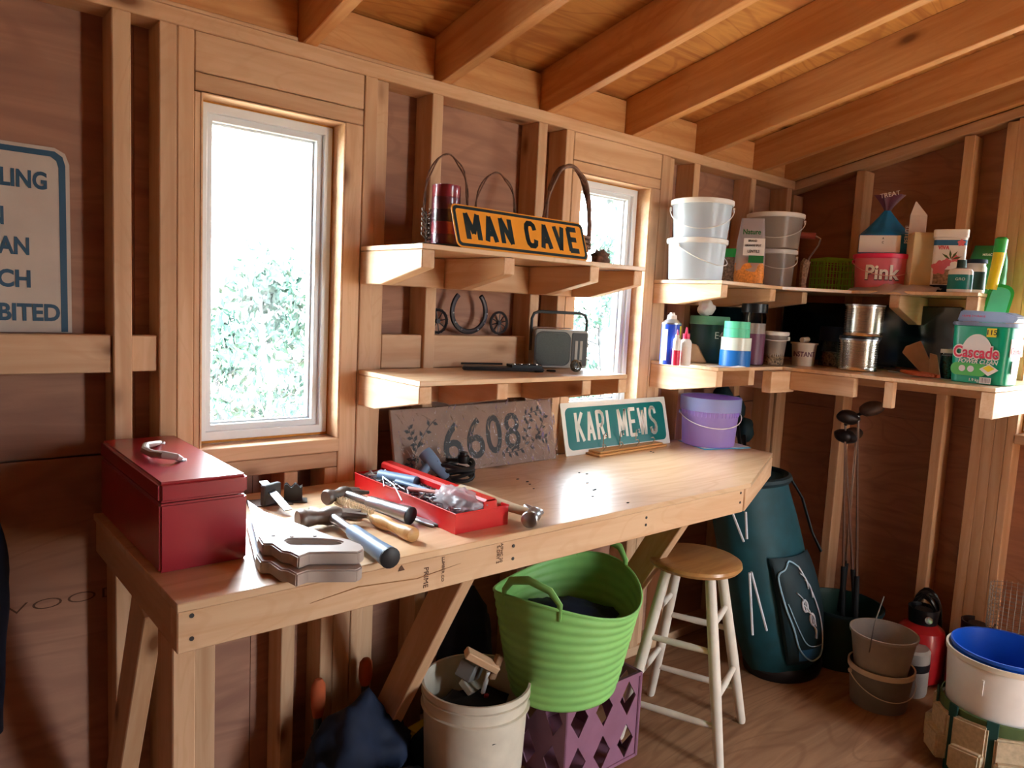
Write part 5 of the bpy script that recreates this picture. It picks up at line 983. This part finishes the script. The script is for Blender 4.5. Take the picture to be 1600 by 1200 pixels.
# ================================================================== FLOOR AND UNDER THE BENCH
# stool
SX, SY, SZ = 2.033, -.450, .606; t = thing('bar_stool', 'round wooden stool with white painted legs at the end of the bench', 'stool', (SX, SY, 0))
obj('seat', MB().lathe([(0, SZ-.032), (.125, SZ-.032), (.143, SZ-.027), (.152, SZ-.016), (.150, SZ-.006), (.140, SZ), (0, SZ-.004)], 48), 'seatwood', t, smooth=True)
L4 = []
for i in range(4):
    a = radians(-24+90*i); top = Vector((.098*cos(a), .098*sin(a), SZ-.030)); ft = Vector((.232*cos(a), .232*sin(a), .0)); L4.append((top, ft))
    obj('leg', MB().tube([ft, ft.lerp(top, .02), ft.lerp(top, .45), ft.lerp(top, .97), top], [.0125, .0150, .0185, .0170, .0165], 16), 'stoolwhite', t, smooth=True)
for i in range(4):
    j = (i+1) % 4
    for f in ((.22, .60) if i % 2 == 0 else (.36, .74)):
        A, B = L4[i][1].lerp(L4[i][0], f), L4[j][1].lerp(L4[j][0], f); obj('rung', MB().tube([A, A.lerp(B, .5), B], [.009, .0115, .009], 12), 'stoolwhite', t, smooth=True)
# milk crate with trug
CX, CY = 1.631, -.290; t = thing('bottle_crate', 'mauve plastic crate with diamond holes under the lime trug', 'crate', (CX, CY, 0)); w = .160; h = .280
def crateside(M4, hw):
    dia = lambda x, z, r_: [(x-r_*.62, z), (x, z-r_), (x+r_*.62, z), (x, z+r_)]
    cells = [(-hw+hw*2*(i+.5)/3, z, .056) for i in range(3) for z in (.08, .19)]
    mb = MB(); cw = hw/2/2
    for x, z, r_ in cells:
        zz0, zz1 = (0, .135) if z < .1 else (.135, h); cxs = hw/3
        outer = [(x-cxs, zz0), (x, zz0), (x+cxs, zz0), (x+cxs, (zz0+zz1)/2), (x+cxs, zz1), (x, zz1), (x-cxs, zz1), (x-cxs, (zz0+zz1)/2)]
        zc = (zz0+zz1)/2; q = r_*.66; inner = [(x-q*.5, zc-r_*.5), (x, zc-r_), (x+q*.5, zc-r_*.5), (x+q, zc), (x+q*.5, zc+r_*.5), (x, zc+r_), (x-q*.5, zc+r_*.5), (x-q, zc)]
        mb.prism(outer, -.002, .002, 'y', hole=inner)
    mb.box(-hw, hw, -.006, .004, h-.012, h).box(-hw, hw, -.006, .004, 0, .01)
    o = obj('side', mb, 'crate', t); o.matrix_local = M4
for k in range(4): crateside(Matrix.Rotation(k*pi/2, 4, 'Z') @ Matrix.Translation((0, -w+.002, 0)), w)
obj('floor', MB().box(-w+.004, w-.004, -w+.004, w-.004, .002, .006), 'crate', t)
for sx in (-1, 1):
    for sy in (-1, 1): obj('corner_post', MB().box(sx*w-.006, sx*w+.006, sy*w-.006, sy*w+.006, 0, h), 'crate', t, .003)
TX, TY, TZ = 1.535, -.362, .284; t = thing('flexible_trug', 'large lime green flexible tub with loop handles standing on the crate', 'tub', (TX, TY, TZ), .32); h = .300
def tr(u, v, off=0):
    a = 2*pi*u; rr = (.158+(.222-.158)*v**.85+off); rip = .0016*sin(v*2*pi*11)*(1 if off >= 0 else 0); ex = 1+.06*abs(cos(a)); z = h*v+.030*v**3*cos(2*a)
    return ((rr*1.04*ex+rip)*cos(a), (rr*.95+rip)*sin(a), z)
o = obj('body', MB().grid(lambda u, v: tr(u, v), 72, 66), 'green_trug', t, smooth=True, solid=.004, angle=80); obj('bottom', MB().lathe([(0, .0), (.155, .0), (.158, .006), (0, .006)], 48, sx=1.09, sy=.95), 'green_trug', t, smooth=True)
obj('rim', MB().tube([Vector(tr(i/64, 1)) for i in range(64)], .0045, 6, True), 'green_trug', t, smooth=True)
for a0 in (pi, 0):
    A = [Vector(tr((a0+d)/(2*pi) % 1, 1)) for d in (-.42, .42)]; m = (A[0]+A[1])/2; out = Vector((cos(a0), sin(a0), 0)); up = Vector((0, 0, .050))
    obj('handle', MB().tube([A[0]-Vector((0, 0, .03)), A[0]+up*.3, A[0].lerp(m, .3)+up+out*.01, m+up*1.35+out*.018, A[1].lerp(m, .3)+up+out*.01, A[1]+up*.3, A[1]-Vector((0, 0, .03))], [.006, .009, .012, .013, .012, .009, .006], 10, flat=.5), 'green_trug', t, smooth=True)
o = obj('dark_sack', blob(.165, .155, .05, .25, 4, 4, 2.5), 'navy', None); o.location = (TX, TY, TZ+.185); tag(o, 'dark blue cloth lying inside the lime trug', 'cloth')
o = obj('cloth_bundle', blob(.10, .060, .26, .16, 11, 4, 2.2, floor=-.255), 'navy', None); o.location = (1.375, -.085, .257); tag(o, 'dark navy cloth bundle standing behind the white bucket', 'cloth')
# white bucket with scraps
c = Vector((1.238, -.318, 0)); t = pail('builders_bucket', 'dirty cream plastic bucket full of scrap wood under the bench', 'bucket', c, .132, .147, .365, 'cream', 'cream', handle=None, rimh=.018)
for z in (.30, .335): obj('rib', MB().lathe([(.144, z), (.152, z+.002), (.152, z+.006), (.144, z+.008)], 40), 'cream', t, smooth=True)
o = obj('bucket_rubble', blob(.12, .12, .05, .3, 2, 3, 3), 'blackmat', None); o.location = c+Vector((0, 0, .255)); tag(o, 'dark rubble filling the cream bucket', 'rubble', kind='stuff')
def block(name, label, cat, p, dims, rot, mat):
    o = obj(name, MB().box(-dims[0]/2, dims[0]/2, -dims[1]/2, dims[1]/2, -dims[2]/2, dims[2]/2), mat, None, .003); o.location = p; o.rotation_euler = rot; return tag(o, label, cat)
block('wood_offcut', 'squared wood offcut standing up out of the cream bucket', 'offcut', H(753, 1032, .41), (.11, .035, .022), (.2, .55, -.4), 'pine'); block('wood_offcut', 'short wood offcut with a screw at the right of the bucket', 'offcut', H(774, 1042, .385), (.022, .02, .07), (.1, .35, 0), 'ply_floor')
block('stone_lump', 'grey broken brick lying in the cream bucket', 'brick', H(735, 1045, .36), (.08, .05, .05), (.3, .3, .5), 'greybucket2')
p = H(759, 1066, .34); block('paint_stick', 'white scraper with a red tip stuck in the cream bucket', 'scraper', p, (.014, .010, .075), (.25, .05, 0), 'white'); 
block('scraper_blade', 'pale trowel blade lying in the cream bucket', 'trowel', H(740, 1072, .30), (.09, .05, .02), (.5, .3, .3), 'cream'); block('red_tip', 'red tip below the white scraper', 'scraper tip', p+Vector((-.002, -.008, -.036)), (.0145, .0105, .012), (.25, .05, 0), 'redtank')
# dark clutter at the lower left
o = obj('black_bag', blob(.14, .10, .15, .32, 21, 4, 1.8, floor=-.145), 'navy', None); o.location = (.975, -.150, .148); tag(o, 'crumpled black bag on the floor left of the cream bucket', 'bag')
o = obj('black_bag', blob(.09, .08, .10, .35, 33, 4, 2.2, floor=-.095), 'blackmat', None); o.location = (.985, -.33, .098); tag(o, 'small glossy black bag before the larger one', 'bag')
for lab, p, h_ in (('orange rounded tool grip standing left of the black bag', W(496, 1085, -.05), .062), ('orange rounded tool grip sticking up behind the black bag', W(570, 1045, -.05), .045)):
    t = thing('garden_tool', lab, 'tool', (p.x, -.055, .0), 0, 'orange gripped garden tools'); obj('grip', MB().lathe([(0, p.z-h_), (.014, p.z-h_), (.020, p.z-h_*.5), (.021, p.z), (.019, p.z+h_*.5), (.010, p.z+h_*.75), (0, p.z+h_*.8)], 20, sy=.8), 'orange', t, smooth=True)
    obj('shaft', MB().tube([(0, 0, .001), (0, 0, p.z-h_+.004)], .011, 10), 'charcoal', t, smooth=True)
c = H(608, 1135, .13); o = obj('round_cushion', MB().lathe([(0, 0), (.05, 0), (.062, .02), (.055, .045), (0, .055)], 24), 'redbrush', None, smooth=True); o.location = (c.x, c.y, .075); tag(o, 'rust coloured round pad at the bottom edge of the picture', 'pad')
o = obj('paint_tin', MB().lathe([(0, 0), (.058, 0), (.058, .074), (0, .074)], 24), 'charcoal', None, smooth=True); o.location = (c.x, c.y, 0); tag(o, 'dark tin standing under the rust coloured pad', 'tin')
c = H(660, 1135, .14); o = obj('sponge', MB().box(-.05, .05, -.03, .03, 0, .03), 'yellow', None, .008, seg=2); o.location = (c.x, c.y, .115); o.rotation_euler = (0, 0, .2); tag(o, 'yellow sponge at the bottom edge beside the green roll', 'sponge')
o = obj('storage_box', MB().box(-.06, .06, -.05, .05, 0, .113), 'blackmat', None, .004); o.location = (c.x, c.y, 0); tag(o, 'black box under the yellow sponge', 'box')
c = Vector((1.05, -.50, .0)); c = H(700, 1125, .19); t = thing('canvas_roll', 'dark green cloth roll lying at the bottom edge before the bucket', 'cloth roll', (c.x-.02, c.y-.0, .0), .45)
sp_ = [Vector((-.10, 0, .155)), Vector((-.09, 0, .155)), Vector((.09, 0, .155)), Vector((.10, 0, .155))]; obj('roll', MB().tube(sp_, [.045, .052, .052, .045], 20), 'darkteal', t, smooth=True); obj('stand_box', MB().box(-.09, .09, -.045, .045, 0, .102), 'blackmat', t, .004); obj('black_end', MB().tube([(.045, 0, .155), (.101, 0, .155)], .0535, 20), 'black', t, smooth=True)
c = H(728, 1128, .17); t = thing('rope_coil', 'blue and white braided rope coil before the cream bucket', 'rope', (c.x+.02, c.y-.01, .0)); 
for k in range(3):
    for s_, m in ((0, 'bluetrim'), (1, 'white')):
        pts = [Vector(((.055+.012*k+.0035*cos(a*24+pi*s_))*cos(a), .02*k, .09+(.055+.012*k+.0035*cos(a*24+pi*s_))*sin(a)*1.05)) for a in [i*2*pi/120 for i in range(120)]]
        obj('rope_strand', MB().tube(pts, .0042, 5, True), m, t, smooth=True)
# golf bag
t = thing('golf_bag', 'large dark teal golf bag leaning in the corner behind the stool', 'golf bag', (2.76, -.40, 0)); 
P0, P1 = Vector((0, 0, .0)), Vector((-.17, .12, .78)); mb = MB(); rings = []
for i in range(17):
    f = i/16; cc_ = P0.lerp(P1, f)+Vector((0, 0, 0)); rr = .150+.024*sin(f*pi)+.008*f; ring = []
    for k in range(40): a = 2*pi*k/40; q = 1+.03*noise.noise(Vector((cos(a)*2, sin(a)*2, f*6))); ring.append(cc_+Vector((rr*1.15*cos(a)*q, rr*.85*sin(a)*q, 0)))
    rings.append(ring)
vs = [v for r_ in rings for v in r_]; fs = [(j*40+i, j*40+(i+1) % 40, (j+1)*40+(i+1) % 40, (j+1)*40+i) for j in range(16) for i in range(40)]+[tuple(range(40))[::-1], tuple(16*40+i for i in range(40))]
obj('body', MB().add(vs, fs), 'teal', t, smooth=True)
for a_, b_, rr in ((1163, 672, .042), (1128, 622, .045), (1150, 640, .04)):
    q = W(a_, b_, -.045)-Vector(t.location); obj('club_cover', blob(rr, .04, .06, .2, a_, 3, 2), 'darkteal', t).location = q; obj('club_shaft', MB().tube([P1+Vector((0, 0, -.1)), q], .008, 8), 'black', t)
obj('top_collar', MB().tube([P1+Vector((.165*1.15*cos(a)*.98, .165*.85*sin(a)*.98, 0)) for a in [i*2*pi/40 for i in range(40)]], .016, 8, True), 'darkteal', t, smooth=True)
obj('base', MB().lathe([(0, 0), (.154, 0), (.160, .03), (.152, .05), (0, .05)], 40, sx=1.15, sy=.9), 'black', t, smooth=True)
# side pocket facing the room: bulging pad with pale piping and stitched lettering
fa = facing((2.8, -.5)); pk = thing  # pocket parts hang on the bag itself
def pocket(u, v):   # picture-independent local patch on the bag's front right side
    a = -2.30+1.25*u; f = .10+.55*v; cc_ = P0.lerp(P1, f); bul = .050*(sin(pi*min(1, max(0, u)))*sin(pi*v))**.45 if 0 < u < 1 and 0 < v < 1 else 0
    rr = .155+.024*sin(f*pi)+.008*f+bul; return cc_+Vector((rr*1.15*cos(a), rr*.9*sin(a), 0))
obj('side_pocket', MB().grid(lambda u, v: pocket(u, v), 24, 24), 'darkteal', t, smooth=True)
PX = S  # helper alias for lines drawn on the pocket surface
def onpocket(L, lift=.004, n=1):
    out = []
    for u, v in L: q = pocket(u, v); c_ = P0.lerp(P1, .1+.55*v); d = (q-c_); d.z = 0; out.append(q+d.normalized()*lift)
    return out
def smoothline(L, n=6):
    out = []
    for i in range(len(L)-1):
        p0 = L[max(0, i-1)]; p1 = L[i]; p2 = L[i+1]; p3 = L[min(len(L)-1, i+2)]
        for k in range(n):
            s_ = k/n; out.append(tuple(.5*((2*p1[j])+(-p0[j]+p2[j])*s_+(2*p0[j]-5*p1[j]+4*p2[j]-p3[j])*s_*s_+(-p0[j]+3*p1[j]-3*p2[j]+p3[j])*s_**3) for j in (0, 1)))
    return out+[L[-1]]
ol = [(.42, .93), (.30, .98), (.20, .92), (.08, .85), (.10, .60), (.16, .40), (.22, .18), (.42, .05), (.62, .06), (.66, .14)]
obj('piping', MB().tube(onpocket(smoothline(ol)), .0035, 6), 'piping', t, smooth=True)
obj('piping', MB().tube(onpocket(smoothline([(.42, .93), (.52, .70), (.60, .45), (.66, .14)])), .003, 6), 'bagwhite', t, smooth=True)
obj('piping', MB().tube(onpocket(smoothline([(.14, .62), (.24, .36), (.36, .22), (.62, .19)])), .0022, 6), 'piping', t, smooth=True)
for (a, b, c_, d) in ((.40, .88, .46, .74), (.45, .82, .50, .66), (.28, .72, .36, .55), (.32, .62, .44, .44), (.38, .55, .48, .40), (.42, .42, .48, .28)): obj('stitched_lettering', MB().tube(onpocket(smoothline([(a, b), ((a+c_)/2+.03, (b+d)/2+.02), (c_, d)])), .005, 6, flat=.5), 'bagwhite', t, smooth=True)
for u, v in ((.36, .60), (.44, .47)): obj('stitched_lettering', MB().tube(onpocket([(u+.035*cos(a), v+.055*sin(a)) for a in [i*2*pi/10 for i in range(10)]]), .004, 6, True), 'bagwhite', t, smooth=True)
obj('lower_panel', MB().grid(lambda u, v: onpocket([(.20+.42*u, .06+.12*v)], .0022)[0], 10, 4), 'bluetrim', t, smooth=True)
for a, b in (((1144, 800), (1162, 846)), ((1165, 800), (1167, 842)), ((1171, 895), (1176, 992)), ((1174, 894), (1198, 985))):
    A, B = W(a[0], a[1], -.545 if a[1] < 890 else -.55), W(b[0], b[1], -.555); q = Vector(t.location); obj('stand_leg', MB().tube([A-q, B-q], .0040, 6), 'bagwhite', t)
obj('shoulder_strap', MB().tube([Vector((.10, .10, .76)), Vector((.16, .06, .66)), Vector((.19, .02, .52)), Vector((.185, -.03, .45))], .012, 6, flat=.4), 'darkteal', t, smooth=True)
# clubs in a dark bin
c = Vector((3.02, -.50, 0)); t = pail('dark_bin', 'dark green round bin behind the grey buckets, holding golf clubs', 'bin', c, .135, .160, .240, 'tubgreen', 'darkteal')
def club(label, top, mid, bot, head, kind, X=3.03):
    A, B, Cc = S(*top, X), S(*mid, X-.03), S(*bot, X-.04); t = thing('golf_club', label, 'golf club', Cc, 0, 'golf clubs standing head up'); L = Vector(t.location)
    obj('shaft', MB().tube([A-L, B-L], [.0045, .0062], 8), 'chrome', t, smooth=True); obj('grip', MB().tube([B-L, Cc-L], [.010, .012], 10), 'blackmat', t, smooth=True)
    hp_ = S(*head, X-.01)-L; o = obj('head', blob(.050, .036, .030, .12, len(label), 3, 1.2), 'rust' if kind else 'iron', t); o.location = hp_; o.rotation_euler = (0, -.3 if kind else .2, -.6)
    obj('hosel', MB().tube([A-L, (A-L).lerp(hp_, .7)], [.007, .010], 8), 'black', t, smooth=True)
club('golf club whose wooden head points right, tallest of the group', (1341, 648), (1339, 900), (1336, 965), (1362, 638), 1)
club('golf club with a dark head pointing left, highest at the left', (1321, 664), (1318, 885), (1316, 962), (1326, 652), 0)
club('golf club with its shaft slanting down to the right', (1321, 690), (1333, 890), (1337, 960), (1322, 682), 0, 3.06)
club('golf club with its shaft slanting down to the left', (1338, 685), (1322, 880), (1312, 955), (1330, 680), 1, 3.09)
# grey pails
c, r, s = spot(1369, 1117, 0, 90); h = .150
pail('grey_pail', 'lower grey pail with a pale rim, nested under another', 'pail', c, r*.92, r*1.06, h, 'greybucket2', 'cream', handle='cream', hang=.75, rimh=.018, rz=facing(c)+.5, group='grey pails on the floor')
pail('grey_pail', 'open pale grey pail standing tilted in the lower one', 'pail', (c.x-.008, c.y+.0, h*.62), r*.80, r*1.08, .185, 'greybucket', rimh=.010, group='grey pails on the floor')
c = Vector((2.98, -.800, 0)); t = thing('plastic_jug', 'grey plastic container with a dark band behind the grey pails', 'container', c, facing(c)); obj('body', MB().lathe([(0, 0), (.062, 0), (.066, .01), (.066, .17), (.058, .18), (0, .18)], 28), 'greybucket', t, smooth=True); obj('dark_band', MB().lathe([(.067, .10), (.0675, .105), (.0675, .125), (.067, .13)], 28), 'black', t, smooth=True)
for lab, p in (('round red fuel tank with a black valve behind the grey container', (3.105, -.785, 0)), ('darker red fuel tank half hidden beside the blue bin', (3.135, -.965, 0))):
    t = thing('fuel_tank', lab, 'tank', p, 0, 'red tanks in the corner'); obj('tank', MB().lathe([(0, 0), (.055, 0), (.082, .02), (.090, .06), (.090, .17), (.080, .215), (.045, .245), (0, .25)], 32), 'redtank', t, smooth=True)
    obj('valve', MB().lathe([(.020, .245), (.020, .275), (.032, .28), (.032, .292), (0, .292)], 16), 'black', t, smooth=True); obj('guard', MB().lathe([(.050, .235), (.056, .30), (.052, .30), (.046, .237)], 24, a0=.5, a1=5.2), 'black', t, smooth=True)
    obj('dial', MB().lathe([(0, 0), (.014, 0), (.014, .005), (0, .006)], 16), 'chrome', t, smooth=True).matrix_local = Matrix.Translation((-.05, -.04, .27)) @ Matrix.Rotation(-1.3, 4, 'Y')
o = obj('yellow_tag', MB().box(-.018, .018, -.001, .001, -.012, .012), 'yellow', None); o.location = (3.045, -.995, .285); o.rotation_euler = (0, .2, -1.1); tag(o, 'small yellow tag on the tank beside the blue bin', 'tag')
t = thing('cable_tangle', 'tangle of black cable on the floor between the right wall studs', 'cable', (3.20, -.76, 0)); mb = MB(); rnd = random.Random(5)
for k in range(9):
    q = Euler((rnd.uniform(-.5, .5), rnd.uniform(1.1, 1.9), rnd.uniform(-.5, .5))).to_matrix(); R_ = rnd.uniform(.05, .075); mb.tube([q @ Vector((R_*cos(a)*1.9, R_*.75*sin(a), .006*sin(3*a)))+Vector((rnd.uniform(0, .01), 0, .20)) for a in [i*2*pi/24 for i in range(24)]], .006, 6, True)
obj('cable', mb, 'black', t, smooth=True)['kind'] = 'stuff'
# hardware cloth
t = thing('wire_mesh', 'roll of galvanised wire mesh against the right wall', 'wire mesh', (3.16, -1.09, 0)); mb = MB(); R_ = .078
for i in range(34): a = i*2*pi/34; mb.tube([(R_*cos(a), R_*sin(a)*1.35, .002), (R_*cos(a), R_*sin(a)*1.35, .46)], .0010, 4)
for k in range(32): z = .004+.0145*k; mb.tube([(R_*cos(a), R_*sin(a)*1.35, z) for a in [i*2*pi/28 for i in range(28)]], .0010, 4, True)
obj('mesh_wires', mb, 'galv', t)['kind'] = 'stuff'
# white bucket with blue bin inside and a canvas tool organiser round it
BX, BY = 2.690, -1.175; h = .385; t = pail('tool_bucket', 'large white bucket with a canvas tool organiser wrapped round it', 'bucket', (BX, BY, 0), .136, .158, h, 'white', 'cream', rimh=.016)
mb = MB(); 
obj('organiser_sleeve', MB().lathe([(.150, .02), (.163, .20), (.163, .215), (.158, .218)], 40), 'olive', t, smooth=True)
for i in range(9):
    a = i*2*pi/9+.2; ca, sa = cos(a), sin(a)
    for z0, z1, b_, wd in ((.03, .185 if i % 2 else .20, .030, .050), (.03, .115, .045, .046)):
        o = obj('pocket', MB().prism([(-wd, z0), (wd, z0), (wd*1.02, z1), (-wd*1.02, z1-.008)], -b_*.45, b_*.45, 'y'), 'canvas', t, .006, seg=2, smooth=True); o.matrix_local = Matrix.Rotation(a+pi/2, 4, 'Z') @ Matrix.Translation((0, -.160-(b_-.03)*.9, 0))
    o = obj('strap', MB().box(-.016, .016, -.003, .003, .0, .222), 'greenstrap', t, .001); o.matrix_local = Matrix.Rotation(a+pi/2+pi/9, 4, 'Z') @ Matrix.Translation((0, -.168, 0))
obj('bail_ear', MB().box(-.003, .003, -.002, .002, .285, .335), 'white', t).matrix_local = Matrix.Rotation(facing((BX, BY))-.3, 4, 'Z') @ Matrix.Translation((0, -.157, 0))
t = thing('blue_basin', 'bright blue plastic bin nested in the white tool bucket', 'bin', (BX+.004, BY-.002, .160)); obj('body', MB().lathe([(0, .236), (0, .236)][:0]+[(.152, .238), (.149, .238), (.118, .004), (0, .004), (0, 0), (.122, 0), (.150, .225)], 44), 'bluebin', t, smooth=True); obj('rim', MB().lathe([(.150, .228), (.1535, .230), (.1535, .240), (.148, .240)], 44), 'bluebin', t, smooth=True)
# dark sack at the left edge
t = thing('hanging_coat', 'dark coat hanging at the left edge of the picture', 'coat', (W(8, 950, -.09).x-.105, -.09, .48)); 
obj('coat', MB().grid(lambda u, v: (lambda a, w_: ((w_+.008*noise.noise(Vector((cos(a)*3, v*6, 0))))*cos(a)-.01, .06*sin(a)*(1+.2*cos(5*a)), .62*v))(2*pi*u, .115-.05*abs(v-.55)+.02*(1-v)), 40, 24), 'navy', t, smooth=True)
# twiggy wires at the grey pails
o = obj('bent_wire', MB().tube([H(1358, 1020, .22)-Vector((2.8, -.75, 0)), H(1366, 975, .36)-Vector((2.8, -.75, 0)), H(1381, 932, .46)-Vector((2.8, -.75, 0))], .0022, 6), 'galv', None); o.location = (2.8, -.75, 0); tag(o, 'thin bent wire sticking up out of the open grey pail', 'wire')
# debris along the wall near the golf bag
o = obj('dark_cloth', blob(.10, .05, .05, .3, 8, 3, 2.5, floor=-.045), 'darkteal', None); o.location = (2.78, -.075, ZD-.0) if 0 else (2.72, -.07, ZD+.0); bpy.data.objects.remove(o)
for o in list(bpy.data.objects):
    if o.type == 'MESH' and not o.data.materials: o.data.materials.append(M['charcoal'])
